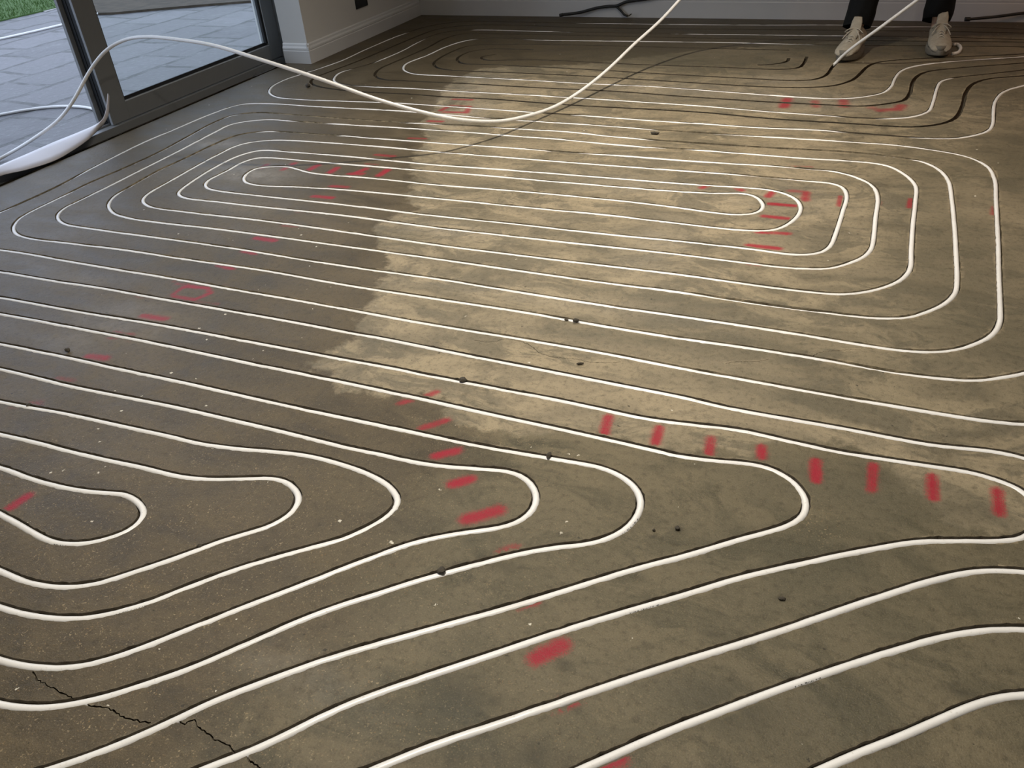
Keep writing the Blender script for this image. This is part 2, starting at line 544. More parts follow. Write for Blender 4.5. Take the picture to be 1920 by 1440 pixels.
# small dark pits
vor2 = N(nt, 'ShaderNodeTexVoronoi')
vor2.inputs['Scale'].default_value = 34
link(nt, JIT, vor2.inputs['Vector'])
sel2 = N(nt, 'ShaderNodeSeparateColor')
link(nt, vor2.outputs['Color'], sel2.inputs[0])
pit = math_(nt, 'MULTIPLY', math_(nt, 'GREATER_THAN', sel2.outputs[0], 0.90),
            math_(nt, 'LESS_THAN', vor2.outputs['Distance'], math_(nt, 'MULTIPLY', sel2.outputs[1], 0.13)))
base = mix(nt, math_(nt, 'MULTIPLY', pit, 0.8), base, (0.03, 0.026, 0.018))
# white paint specks
vor3 = N(nt, 'ShaderNodeTexVoronoi')
vor3.inputs['Scale'].default_value = 42
link(nt, JIT, vor3.inputs['Vector'])
sel3 = N(nt, 'ShaderNodeSeparateColor')
link(nt, vor3.outputs['Color'], sel3.inputs[0])
fleck = math_(nt, 'MULTIPLY', math_(nt, 'GREATER_THAN', sel3.outputs[0], math_(nt, 'SUBTRACT', 0.985, math_(nt, 'MULTIPLY', attr('flecks'), 0.22))),
              math_(nt, 'LESS_THAN', vor3.outputs['Distance'], math_(nt, 'MULTIPLY_ADD', sel3.outputs[1], 0.16, 0.03)))
base = mix(nt, fleck, base, (0.62, 0.58, 0.48))
# stain spots
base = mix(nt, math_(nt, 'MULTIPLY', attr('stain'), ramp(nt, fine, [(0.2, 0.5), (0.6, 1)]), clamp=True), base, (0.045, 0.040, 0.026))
# sprayed red marks
rn = math_(nt, 'ADD', attr('red'), math_(nt, 'MULTIPLY', math_(nt, 'SUBTRACT', fine, 0.5), 0.55))
rn = math_(nt, 'ADD', rn, math_(nt, 'MULTIPLY', math_(nt, 'SUBTRACT', grain, 0.5), 1.5))
rn = math_(nt, 'ADD', rn, math_(nt, 'MULTIPLY', math_(nt, 'SUBTRACT', edge, 0.5), 0.5))
rm = N(nt, 'ShaderNodeMapRange')
rm.inputs['From Min'].default_value = 0.26
rm.inputs['From Max'].default_value = 0.92
rm.inputs['To Max'].default_value = 0.92
link(nt, rn, rm.inputs['Value'])
redm = math_(nt, 'MULTIPLY', rm.outputs[0], math_(nt, 'GREATER_THAN', attr('red'), 0.03))
# no paint inside the grooves, which were cut afterwards
geo = N(nt, 'ShaderNodeNewGeometry')
sx = N(nt, 'ShaderNodeSeparateXYZ')
link(nt, geo.outputs['Position'], sx.inputs[0])
redm = math_(nt, 'MULTIPLY', redm, math_(nt, 'GREATER_THAN', sx.outputs[2], -0.001))
base = mix(nt, redm, base, (0.33, 0.006, 0.026))
link(nt, base, b.inputs['Base Color'])
ro = ramp(nt, mid, [(0.3, 0.40), (0.7, 0.60)])
link(nt, ro, b.inputs['Roughness'])
b.inputs['Specular IOR Level'].default_value = 0.33
bn = N(nt, 'ShaderNodeBump')
bn.inputs['Strength'].default_value = 0.8
bn.inputs['Distance'].default_value = 0.004
hgt = math_(nt, 'ADD', math_(nt, 'MULTIPLY', fine, 0.7), math_(nt, 'MULTIPLY', grain, 0.35))
link(nt, hgt, bn.inputs['Height'])
link(nt, bn.outputs[0], b.inputs['Normal'])

M['cut'] = simple('cut_concrete', (0.085, 0.070, 0.050), 0.9, 0.35, 90, bump=0.6, spec=0.2)
M['wall'] = simple('white_emulsion_wall', (0.72, 0.71, 0.69), 0.75, 0.03, 6)
M['skirting'] = simple('white_gloss_skirting', (0.70, 0.70, 0.70), 0.35, 0.05, 8)
M['ceiling'] = simple('white_ceiling_paint', (0.75, 0.75, 0.73), 0.9, 0.03, 5)
M['frame'] = simple('anthracite_aluminium', (0.235, 0.245, 0.250), 0.42, 0.06, 30)
M['gasket'] = simple('black_rubber_gasket', (0.012, 0.013, 0.014), 0.6, 0.2, 30)
M['bead'] = simple('pale_bead_sky_glint', (0.75, 0.80, 0.86), 0.22, 0.05, 30, metallic=0.5)  # pale blue colour stands in for the sky glint; reused for the eyes
M['black'] = simple('black_plastic', (0.02, 0.02, 0.02), 0.5, 0.2, 30)
M['dirt'] = simple('dark_dirt', (0.045, 0.038, 0.028), 0.95, 0.45, 40, bump=0.8)
M['sheet'] = simple('white_flexible_sheet', (0.66, 0.63, 0.64), 0.45, 0.04, 6)
M['chip'] = simple('dark_debris', (0.05, 0.042, 0.03), 0.85, 0.4, 200)
M['trouser'] = simple('black_trouser_cloth', (0.008, 0.009, 0.010), 0.85, 0.3, 60, spec=0.2)
M['jacket'] = simple('dark_workwear_cloth', (0.015, 0.017, 0.022), 0.85, 0.3, 60)
M['skin'] = simple('skin', (0.50, 0.32, 0.23), 0.5, 0.08, 25)
M['hair'] = simple('brown_hair', (0.06, 0.035, 0.02), 0.6, 0.3, 90)
M['shoe'] = simple('dusty_off_white_shoe_leather', (0.36, 0.33, 0.27), 0.8, 0.28, 55, bump=0.5)
M['sole'] = simple('dusty_grey_shoe_rubber', (0.17, 0.16, 0.135), 0.8, 0.3, 60)
M['lace'] = simple('pale_shoe_lace', (0.42, 0.39, 0.33), 0.85, 0.15, 80)
M['ink'] = simple('dark_print_ink', (0.03, 0.03, 0.028), 0.5, 0.3, 300)
M['soil'] = simple('dark_garden_soil', (0.062, 0.047, 0.032), 0.95, 0.8, 12, bump=1.0)
M['grass'] = simple('mown_lawn_green', (0.055, 0.115, 0.022), 0.9, 0.45, 60, bump=1.0)
M['kerb'] = simple('pale_path_concrete', (0.30, 0.30, 0.29), 0.8, 0.15, 8)

M['glass'], nt, b = nodes('clear_window_glass')
nt.nodes.remove(b)
tr = N(nt, 'ShaderNodeBsdfTransparent')
tr.inputs[0].default_value = (0.93, 0.95, 0.94, 1)
gl = N(nt, 'ShaderNodeBsdfGlossy')
gl.inputs['Roughness'].default_value = 0.02
fr = N(nt, 'ShaderNodeLayerWeight')
fr.inputs['Blend'].default_value = 0.12
ms = N(nt, 'ShaderNodeMixShader')
link(nt, fr.outputs[0], ms.inputs[0])
link(nt, tr.outputs[0], ms.inputs[1])
link(nt, gl.outputs[0], ms.inputs[2])
link(nt, ms.outputs[0], nt.nodes['Material Output'].inputs[0])

M['paving'], nt, b = nodes('riven_stone_paving')
tc = N(nt, 'ShaderNodeTexCoord')
mp = N(nt, 'ShaderNodeMapping')
mp.inputs['Rotation'].default_value = (0, 0, math.radians(92))
mp.inputs['Location'].default_value = (0.13, 0.07, 0)
link(nt, tc.outputs['Object'], mp.inputs['Vector'])
wob = noise_(nt, tc.outputs['Object'], 3, 3)
vm = N(nt, 'ShaderNodeVectorMath', operation='SCALE')
wn = N(nt, 'ShaderNodeTexNoise')
wn.inputs['Scale'].default_value = 2.2
link(nt, tc.outputs['Object'], wn.inputs['Vector'])
link(nt, wn.outputs['Color'], vm.inputs[0])
vm.inputs['Scale'].default_value = 0.13
va = N(nt, 'ShaderNodeVectorMath', operation='ADD')
link(nt, mp.outputs[0], va.inputs[0])
link(nt, vm.outputs[0], va.inputs[1])
br = N(nt, 'ShaderNodeTexBrick')
br.inputs['Scale'].default_value = 1.0
br.inputs['Brick Width'].default_value = 0.62
br.inputs['Row Height'].default_value = 0.44
br.inputs['Mortar Size'].default_value = 0.024
br.inputs['Mortar Smooth'].default_value = 0.15
br.inputs['Color1'].default_value = (0.078, 0.078, 0.086, 1)
br.inputs['Color2'].default_value = (0.140, 0.138, 0.150, 1)
br.inputs['Mortar'].default_value = (0.024, 0.027, 0.024, 1)
br.offset = 0.37
link(nt, va.outputs[0], br.inputs['Vector'])
pn = noise_(nt, tc.outputs['Object'], 6, 9, 0.75)
cc = mix(nt, ramp(nt, pn, [(0.40, 0.9), (0.56, 0)]), br.outputs['Color'], (0.036, 0.038, 0.044))
pn2 = noise_(nt, tc.outputs['Object'], 22, 5, 0.7)
cc = mix(nt, ramp(nt, pn2, [(0.56, 0), (0.70, 0.35)]), cc, (0.26, 0.27, 0.29))
link(nt, cc, b.inputs['Base Color'])
link(nt, ramp(nt, pn, [(0.3, 0.35), (0.7, 0.6)]), b.inputs['Roughness'])
bn = N(nt, 'ShaderNodeBump')
bn.inputs['Strength'].default_value = 0.6
bn.inputs['Distance'].default_value = 0.008
link(nt, math_(nt, 'ADD', pn2, math_(nt, 'MULTIPLY', br.outputs['Fac'], -0.8)), bn.inputs['Height'])
link(nt, bn.outputs[0], b.inputs['Normal'])

# ------------------------------------------------------------------ floor slab
X0 = -3.70


def axis_coords(parts):
    out = [parts[0][0]]
    for a, b_, st in parts:
        n = max(1, int(round((b_ - a) / st)))
        out += [a + (b_ - a) * (i + 1) / n for i in range(n)]
    return np.array(out)


xs = axis_coords([(X0, 0.9, 0.0115), (0.9, 2.6, 0.1)])
ys = axis_coords([(-1.6, 0.2, 0.15), (0.2, 4.4, 0.0115), (4.4, 6.30, 0.02)])
nx, ny = len(xs), len(ys)
GX, GY = np.meshgrid(xs, ys)
PXY = np.stack([GX.ravel(), GY.ravel()], 1)


def fpts(s):
    return np.array([[*fl(*[float(t) for t in w.split(',')])[:2]] for w in s.split()])


def seg_dist(P, a, b_):
    d = b_ - a
    t = np.clip(((P - a) @ d) / max(1e-9, d @ d), 0, 1)
    return np.linalg.norm(P - (a + t[:, None] * d), axis=1)


def sdf_poly(P, poly):
    dmin = np.full(len(P), 1e9)
    inside = np.zeros(len(P), bool)
    n = len(poly)
    for i in range(n):
        a, b_ = poly[i], poly[(i + 1) % n]
        dmin = np.minimum(dmin, seg_dist(P, a, b_))
        cond = (a[1] > P[:, 1]) != (b_[1] > P[:, 1])
        with np.errstate(divide='ignore', invalid='ignore'):
            xi = (b_[0] - a[0]) * (P[:, 1] - a[1]) / (b_[1] - a[1] if b_[1] != a[1] else 1e-9) + a[0]
        inside ^= cond & (P[:, 0] < xi)
    return np.where(inside, dmin, -dmin)


pale_poly = fpts("900,128 850,150 830,170 815,205 790,235 800,262 775,290 770,318 775,335 768,352 762,372 785,392 "
                 "752,400 712,415 700,432 707,448 722,478 733,508 712,528 698,560 690,580 672,600 672,625 640,650 "
                 "605,668 578,682 603,692 620,716 642,733 700,738 745,738 770,740 838,741 833,768 838,782 870,797 "
                 "915,812 1000,818 1100,808 1200,840 1400,848 1480,828 1570,832 1620,838 1640,862 1680,893 1735,935 "
                 "1762,962 1790,990 1860,1003 1960,1010 4000,1010 4000,0 1600,75 1300,95 1100,120")
pale = sdf_poly(PXY, pale_poly)

smooth_a = sdf_poly(PXY, fpts("838,700 850,780 900,830 850,900 800,960 740,1060 700,1150 640,1230 500,1260 440,1330 400,1440 380,1500 2400,1500 2400,650 1200,700"))
red = np.zeros(len(PXY))
MARKS = """1141,782 1133,812|.017|1
1236,802 1229,830|.016|1
1333,822 1330,850|.016|.9
1428,838 1429,856|.016|.95
1529,864 1530,900|.016|1
1638,872 1634,918|.015|.85
1748,893 1750,933|.016|1
1870,920 1875,962|.016|1
750,756 777,748|.014|.75
800,742 818,735|.014|.8
790,803 838,788|.015|.8
817,855 857,845|.017|.95
850,908 882,898|.019|1
875,974 935,957|.022|.95
935,1035 970,1025|.013|.6
960,1140 1008,1128|.013|.75
1003,1235 1055,1210|.022|.9
1040,1325 1080,1312|.016|.85
1120,1438 1162,1421|.018|.9
18,953 52,930|.017|.9
30,760 72,757|.020|.5
105,710 135,714|.018|.5
165,668 198,672|.020|.75
210,632 245,628|.018|.65
215,624 250,636|.018|.6
268,592 310,598|.019|.75
325,552 345,537|.013|.8
345,537 390,540|.014|.85
390,540 395,549|.013|.8
395,549 365,562|.014|.8
365,562 325,556|.014|.75
325,527 425,537|.013|.45
330,533 420,535|.010|.55
255,556 410,570|.012|.40
410,498 437,504|.015|.75
455,471 480,476|.015|.7
480,446 515,451|.019|.85
530,423 560,425|.012|.6
560,396 592,399|.014|.6
588,368 622,371|.019|.85
622,349 650,351|.019|.75
490,315 500,309|.020|.7
530,318 552,306|.020|.75
580,318 596,310|.022|.85
616,325 632,315|.022|.85
658,328 685,317|.022|.85
655,326 678,326|.020|.8
711,329 726,319|.022|.9
705,290 738,293|.018|.7
685,307 707,309|.014|.5
768,259 797,260|.016|.7
805,227 828,228|.02|.8
826,207 845,198|.020|.75
845,198 880,200|.018|.75
880,200 875,211|.022|.8
875,211 832,210|.020|.75
850,186 885,187|.018|.75
1316,352 1326,348|.02|.8
1383,353 1390,357|.02|.85
1440,368 1450,359|.020|.9
1443,382 1490,386|.017|.95
1432,405 1480,410|.017|.95
1420,435 1478,438|.017|.9
1403,460 1460,466|.018|.9
1403,495 1460,500|.012|.7
1478,312 1520,313|.014|.7
1512,361 1510,375|.022|.85
1480,358 1500,359|.020|.6
1576,368 1573,386|.012|.85
1650,378 1648,386|.012|.45
1708,373 1705,389|.014|.8
1792,378 1796,388|.014|.3
1864,388 1861,402|.012|.75
1470,200 1476,186|.035|.85
1528,190 1530,200|.03|.65
1581,189 1583,199|.035|.75
1633,201 1650,207|.035|.55
1650,207 1684,205|.035|.7
1684,205 1690,198|.035|.75"""
for ln in MARKS.split('\n'):
    a, w, st = ln.split('|')
    pp = fpts(a)
    w = float(w)
    dd = seg_dist(PXY, pp[0], pp[1])
    red = np.maximum(red, float(st) * np.clip(1 - (dd - w * 0.35) / (w * 1.05), 0, 1))


def blobs(txt):
    a = np.zeros(len(PXY))
    for w in txt.split():
        u, v, rx, ry, s_ = [float(t) for t in w.split(',')]
        c_ = fl(u, v)
        d2 = ((PXY[:, 0] - c_.x) / rx) ** 2 + ((PXY[:, 1] - c_.y) / ry) ** 2
        a = np.maximum(a, s_ * np.exp(-d2 * 0.8))
    return a


damp_falloff = blobs("1610,930,.28,.10,1 1480,930,.15,.12,.5 1700,1130,.3,.2,.6 1500,1120,.35,.25,.6 1300,1300,.15,.06,.9 1560,1330,.12,.10,.9 "
             "1250,1300,.2,.06,.7 1750,1230,.25,.15,.5 1350,650,.4,.09,.7 1230,640,.2,.05,.8 1450,620,.5,.08,.6 1700,700,.5,.12,.5 "
             "1500,740,.4,.1,.6 1800,500,.25,.5,.9 1880,640,.3,.3,.9 1750,330,.2,.4,.7 1900,300,.2,.5,.9 1600,90,.8,.4,.8 1850,150,.6,.5,.8 1300,110,.7,.35,.9 "
             "1250,560,.4,.05,.5 1100,460,.3,.08,.45 900,345,.25,.1,.6 1150,330,.6,.08,.5 760,440,.12,.08,.5 800,540,.1,.03,.5 950,1000,.4,.15,.5 "
             "1050,1330,.3,.12,.4 850,1150,.3,.1,.5 1650,1040,.3,.06,.5 1400,190,.5,.12,.4")  # right and back blobs paint the lamplight falling off; others are damp
dust_highlight = blobs("470,325,.22,.10,.45 400,270,.12,.06,.4 240,600,.20,.10,.30 130,640,.15,.08,.2 880,165,.15,.3,.35 870,215,.10,.2,.35 "
             "1200,345,.3,.1,.2 1500,190,.5,.15,.28 1300,170,.5,.15,.25 1450,370,.3,.2,.15 560,1260,.12,.04,.18 600,1290,.1,.04,.15 440,385,.2,.06,.2 "
             "150,525,.15,.06,.2 1230,460,.1,.2,.2 820,430,.2,.05,.2 1010,560,.5,.04,.15 1460,150,.2,.1,.3 1130,335,.1,.05,.15")  # dust, with the bright lamp pools on the floor painted in
sand = np.clip(blobs("250,1150,.9,.7,1 100,950,.8,.4,.9 600,1300,.35,.15,1 520,900,.35,.15,.9 330,1000,.5,.3,1 900,810,.25,.04,1 "
                     "600,1100,.3,.2,.8 300,820,.5,.2,.6 1540,990,.05,.08,.9 800,830,.2,.05,.8"), 0, 1)
flecks = blobs("400,690,.18,.22,1 290,830,.15,.12,.9 580,540,.16,.12,.8 160,890,.2,.1,.5 700,1120,.3,.15,.25 1030,830,.2,.06,.7 "
               "1200,1180,.4,.3,.15 450,640,.12,.08,.8 30,1000,.1,.05,.8 590,490,.1,.1,.5 450,450,.3,.15,.25 250,1250,.4,.3,.2")
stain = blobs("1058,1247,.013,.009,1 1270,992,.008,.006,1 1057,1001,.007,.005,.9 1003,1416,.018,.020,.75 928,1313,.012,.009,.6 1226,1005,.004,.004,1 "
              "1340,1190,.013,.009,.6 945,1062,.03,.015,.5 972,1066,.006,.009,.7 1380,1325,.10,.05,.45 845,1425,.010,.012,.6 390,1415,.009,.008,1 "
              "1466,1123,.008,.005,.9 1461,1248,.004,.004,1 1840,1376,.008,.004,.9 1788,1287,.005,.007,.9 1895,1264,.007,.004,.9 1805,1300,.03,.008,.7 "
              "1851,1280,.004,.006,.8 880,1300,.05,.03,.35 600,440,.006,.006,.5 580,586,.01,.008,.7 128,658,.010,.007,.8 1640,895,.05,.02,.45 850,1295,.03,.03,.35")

nv = nx * ny
V = np.zeros((nv * 2, 3))
V[:nv, 0] = GX.ravel()
V[:nv, 1] = GY.ravel()
V[nv:] = V[:nv]
V[nv:, 2] = -0.12
ii, jj = np.meshgrid(np.arange(nx - 1), np.arange(ny - 1))
q0 = (jj * nx + ii).ravel()
top = np.stack([q0, q0 + 1, q0 + 1 + nx, q0 + nx], 1)
ring = list(range(nx)) + [nx - 1 + nx * k for k in range(1, ny)] + \
    [(ny - 1) * nx + k for k in range(nx - 2, -1, -1)] + [nx * k for k in range(ny - 2, 0, -1)]
# keep only the ring of the lower layer
remap = {r_: nv + i for i, r_ in enumerate(ring)}
V = np.concatenate([V[:nv], V[nv:][ring]])
faces = [tuple(int(t) for t in f_) for f_ in top]
rl = len(ring)
for i in range(rl):
    a, b_ = ring[i], ring[(i + 1) % rl]
    faces.append((a, remap[a], remap[b_], b_))
faces.append(tuple(remap[r_] for r_ in ring)[::-1])
me = bpy.data.meshes.new('floor')
me.from_pydata(V.tolist(), [], faces)
me.update()
me.materials.append(M['floor'])
for nm, arr in (('pale', pale), ('smooth', smooth_a), ('red', red), ('damp_falloff', damp_falloff), ('dust_highlight', dust_highlight), ('sand', sand), ('flecks', flecks), ('stain', stain)):
    a = me.attributes.new(nm, 'FLOAT', 'POINT')
    full = np.zeros(len(V), np.float32)
    full[:nv] = arr
    full[nv:] = 0 if nm != 'pale' else -1
    a.data.foreach_set('value', full)
floor = bpy.data.objects.new('floor', me)
COL.objects.link(floor)
struct(floor)


def cutter(paths):
    V_, F_ = [], []
    for (P, dep, wid) in paths:
        n0 = len(V_)
        T = np.gradient(P, axis=0)
        T /= np.linalg.norm(T, axis=1)[:, None]
        S = np.stack([T[:, 1], -T[:, 0], np.zeros(len(T))], 1)
        for i in range(len(P)):
            wl, wr = wid[i]
            V_ += [tuple(P[i] + S[i] * wr + np.array([0, 0, .02])), tuple(P[i] - S[i] * wl + np.array([0, 0, .02])),
                   tuple(P[i] - S[i] * wl * .92 - np.array([0, 0, dep[i]])), tuple(P[i] + S[i] * wr * .92 - np.array([0, 0, dep[i]]))]
        for i in range(len(P) - 1):
            a = n0 + i * 4
            for j in range(4):
                F_.append((a + j, a + (j + 1) % 4, a + 4 + (j + 1) % 4, a + 4 + j))
        F_.append((n0 + 3, n0 + 2, n0 + 1, n0))
        e_ = n0 + (len(P) - 1) * 4
        F_.append((e_, e_ + 1, e_ + 2, e_ + 3))
    o = mesh_obj('cutter', V_, F_, M['cut'])
    bm = bmesh.new()
    bm.from_mesh(o.data)
    bmesh.ops.recalc_face_normals(bm, faces=bm.faces)
    bm.to_mesh(o.data)
    bm.free()
    return o


def cut_floor(c_):
    md = floor.modifiers.new('b', 'BOOLEAN')
    md.operation = 'DIFFERENCE'
    md.solver = 'MANIFOLD'
    md.object = c_
    dg = bpy.context.evaluated_depsgraph_get()
    ev = floor.evaluated_get(dg)
    nm_ = bpy.data.meshes.new_from_object(ev, preserve_all_data_layers=True, depsgraph=dg)
    ok = len(nm_.polygons) > 1000 and len(nm_.polygons) != len(floor.data.polygons)
    floor.modifiers.clear()
    if ok:
        old = floor.data
        floor.data = nm_
        bpy.data.meshes.remove(old)
        floor.data.name = 'floor'
    else:
        print('CUT FAILED', c_.name, len(nm_.polygons))
    bpy.data.objects.remove(c_)


for idx, kx in enumerate(PATHS):
    P, fg = PATHS[kx]
    if P[:, 1].min() < 2.6:      # near grooves get finely chipped edges
        d = np.concatenate([[0], np.cumsum(np.linalg.norm(np.diff(P, axis=0), axis=1))])
        t = np.arange(0, d[-1], .009)
        fg = np.interp(t, d, fg)
        P = np.stack([np.interp(t, d, P[:, k]) for k in range(3)], 1)
    n_ = noise1(P, 60, idx + 1.3)
    n2 = noise1(P, 60, idx + 9.1)
    wid = np.stack([0.0103 + 0.0018 * n_, 0.0103 + 0.0018 * n2], 1)
    rs = np.random.RandomState(idx)
    wid += rs.uniform(-.0007, .0007, wid.shape) + (rs.rand(*wid.shape) < .03) * .0016
    dep = np.where(fg > 1.5, 0.003, 0.019 + 0.002 * n_)
    cut_floor(cutter([(P, dep, wid)]))

# hairline and open cracks in the slab
CR = [("63,1258 72,1275 90,1285 100,1290 125,1303 150,1318 180,1325 212,1332 235,1347 262,1352 285,1355", .0016),
      ("330,1352 345,1358 360,1350 372,1362 387,1375 405,1387 420,1394 434,1402 445,1420", .0015),
      ("300,1352 330,1356 350,1349", .0009), ("462,1412 470,1428 480,1436 492,1448", .0020),
      ("890,638 920,641 950,636 990,645 1010,660 1040,670 1080,673 1100,678 1140,680 1165,678", .0008),
      ("1525,668 1535,661 1560,658 1600,655 1645,654", .0008), ("1360,682 1385,678 1420,678 1440,674", .0008)]
for sx_, w_ in CR:
    pp, _ = parse(sx_)
    P, _ = cr_sample([tuple(fl(a, b_)) for a, b_ in pp], 0.006)
    jx = np.array([[random.uniform(-1, 1) * .0022, random.uniform(-1, 1) * .0022, 0] for _ in P])
    P = P + jx
    wd = np.array([[w_ * random.uniform(.5, 1.3), w_ * random.uniform(.5, 1.3)] for _ in P])
    cut_floor(cutter([(P, np.full(len(P), .006), wd)]))

# ------------------------------------------------------------------ pipes
def pipe_obj(name, P, fg, seed, label):
    z = -PR - 0.0004 + 0.0016 * noise1(P, 3.0, seed) - 0.0012 * (noise1(P, 9.0, seed + 3) > 0.25)
    f_ = np.clip(fg, 0, 1)
    for _ in range(3):
        f_[1:-1] = (f_[:-2] + f_[1:-1] + f_[2:]) / 3
    z = z + 0.0018 * np.clip((P[:, 1] - 2.2) / 1.2, 0, 1)
    z = z - 0.0090 * f_
    z = np.maximum(z, -0.0195 + PR - 0.001)
    T = np.gradient(P, axis=0)
    T /= np.linalg.norm(T, axis=1)[:, None]
    S = np.stack([T[:, 1], -T[:, 0], np.zeros(len(T))], 1)
    off = 0.0011 * noise1(P, 2.5, seed + 5)
    Q = P + S * off[:, None]
    Q[:, 2] = z
    V_, F_ = tube_data(Q, PR, 12)
    o = mesh_obj(name, V_, F_, M['pipe'], None, True)
    tag(o, label, 'pipe', 'white heating pipes pressed into the floor grooves')
    return o, Q


LBL = {
    'spiral': 'long white heating pipe pressed into the double spiral groove in the middle of the floor',
    'F1': 'smallest white pipe U-turn at the left edge, around a single red dash',
    'F2': 'white pipe U-turn around the smallest one at the left edge',
    'F3': 'white pipe U-turn third from the left, bend on brown sandy concrete',
    'F4': 'white pipe U-turn whose bend encloses two thick red dashes',
    'F5': 'white pipe U-turn fifth from the left with dark print on its bend',
    'F6': 'white pipe with wide U-turn ending just left of the large red dashes',
    'F7': 'outermost white foreground pipe, running past the red dashes and turning at the right edge',
    'M1': 'straight white pipe crossing the floor between the spiral and the nested foreground U-turns',
    'F9': 'white pipe rising to the right, third above the bottom right corner',
    'F10': 'white pipe rising to the right, second above the bottom right corner',
    'F11': 'thick white pipe crossing the bottom right corner',
    'R': 'outermost white pipe of the half laid spiral near the back wall',
    'T': 'middle white pipe of the half laid spiral near the back wall',
    'V': 'innermost white pipe of the half laid spiral near the back wall',
}
PIPES = {}
for i, kx in enumerate(['spiral'] + list(RUNS)):
    P, fg = PATHS[kx]
    PIPES[kx] = pipe_obj('heating_pipe', P, fg, 11.0 + i * 3.1, LBL[kx])


def print_marks(kx, u, v, length, side=-1):
    """small dark glyph strokes printed along the side of the pipe that faces the viewer"""
    o, Q = PIPES[kx]
    c_ = np.array(fl(u, v))
    i0 = int(np.argmin(np.linalg.norm(Q[:, :2] - c_[:2], axis=1)))
    V_, F_ = [], []
    s_ = -length / 2
    rnd = random.Random(int(u + v))
    seglen = np.linalg.norm(Q[i0 + 1] - Q[i0])
    while s_ < length / 2:
        if rnd.random() < 0.18:
            s_ += .004
        wg = rnd.uniform(.0012, .0024)
        for st in range(rnd.choice((1, 2))):
            t_ = (s_ + st * .0011) / seglen
            k = int(math.floor(i0 + t_))
            k = max(0, min(len(Q) - 2, k))
            fr_ = i0 + t_ - k
            c0 = Q[k] * (1 - fr_) + Q[k + 1] * fr_
            T = Q[k + 1] - Q[k]
            T /= np.linalg.norm(T)
            S = np.array([T[1], -T[0], 0])
            if S[1] > 0:
                S = -S
            a0 = rnd.uniform(.62, .72)
            a1 = a0 + rnd.choice((.30, .30, .16))
            n0 = len(V_)
            for aa in (a0, (a0 + a1) / 2, a1):
                d_ = S * math.sin(aa) + np.array([0, 0, 1]) * math.cos(aa)
                for tt in (-.00035, .00035):
                    for rr in (PR - .0004, PR + .00012):
                        V_.append(c0 + d_ * rr + T * tt)
            for b2 in (0, 4):
                m_ = n0 + b2
                F_ += [(m_ + 1, m_ + 3, m_ + 7, m_ + 5), (m_, m_ + 1, m_ + 5, m_ + 4), (m_ + 2, m_ + 6, m_ + 7, m_ + 3)]
            F_ += [(n0, n0 + 2, n0 + 3, n0 + 1), (n0 + 8, n0 + 9, n0 + 11, n0 + 10)]
        s_ += wg + .0008
    p_ = mesh_obj('printed_text', V_, F_, M['ink'], o)
    p_['label'] = 'dark printed marking'
    return p_


for a in [('F5', 1178, 985, .050), ('F3', 722, 968, .085), ('F10', 1522, 1268, .055), ('F3', 245, 1139, .065),
          ('F9', 1205, 1262 - 110, .06), ('F1', 113, 1016, .03)]:
    if a[0] == 'F9':
        a = ('F7', 1205, 1136, .060)
    print_marks(*a)

# ---- loose pipe: patio -> hump in the doorway -> sag -> hands -> groove
ARC = [(-60, 330, -.04), (10, 292, -.03), (60, 262, .06), (110, 225, .15), (140, 185, .25), (170, 130, .36), (200, 93, .44), (230, 76, .475),
       (270, 69, .50), (340, 75, .50), (400, 85, .49), (480, 109, .455), (600, 148, .375), (700, 184, .28), (760, 202, .225), (840, 221, .16),
       (890, 227, .115), (940, 227, .075), (990, 217, .045), (1040, 200, .033), (1090, 170, .055), (1140, 130, .105), (1190, 82, .185), (1240, 37, .27)]
A3 = [tuple(fl(u, v, z)) for u, v, z in ARC]
A3 += [(-1.05, 5.03, .42), (-.72, 5.08, .66), (-.33, 5.02, .87), (.02, 4.97, .95), (.30, 4.95, .90), (.42, 4.95, .74), (.33, 4.96, .56), (.20, 4.97, .44)]
for u, v, z in [(1720, 0, .355), (1650, 52, .215), (1600, 88, .10)]:
    A3.append(tuple(fl(u, v, z)))
e0 = fl(1567, 118, 0)
A3 += [(e0.x + .015, e0.y - .005, .022), (e0.x, e0.y, -.004), (e0.x - .015, e0.y - .02, -.011)]
S_, _ = cr_sample(A3, 0.025)
S_ = smooth_path(S_, 4)
V_, F_ = tube_data(S_, PR, 14)
arc = mesh_obj('loose_heating_pipe', V_, F_, M['pipe'], None, True)
tag(arc, 'loose white pipe arching in from the doorway and up to the standing person', 'pipe')
ARCP = S_

PZ = -0.05
for nm, s_, lab in (('patio_pipe', "-90,232 0,215 50,206 100,200 150,200 180,206 200,216 207,228", 'white pipe loop lying on the paving just outside the doorway'),
                    ('patio_pipe', "-120,98 0,73 80,55 148,38 185,25 230,0 300,-40", 'white pipe lying across the far paving near the lawn')):
    pp, _ = parse(s_)
    P, _ = cr_sample([tuple(fl(a, b_, PZ + PR)) for a, b_ in pp], .04)
    V_, F_ = tube_data(P, PR * (1.0 if 'loop' in lab else 1.25), 10)
    tag(mesh_obj(nm, V_, F_, M['pipe'], None, True), lab, 'pipe')

# offcut beside the right-hand shoe
pp, _ = parse("1785,101 1795,99 1801,92 1799,86 1793,83 1788,84")
P, _ = cr_sample([tuple(fl(a, b_, PR)) for a, b_ in pp], .01)
V_, F_ = tube_data(P, PR * 1.1, 12)
tag(mesh_obj('pipe_offcut', V_, F_, M['pipe'], None, True), 'short curved offcut of white pipe beside the right-hand shoe', 'pipe offcut')

# ------------------------------------------------------------------ room shell
WT = 2.45
def wall(name, *b_):
    return struct(MB().box(*b_).build(name, M['wall']))


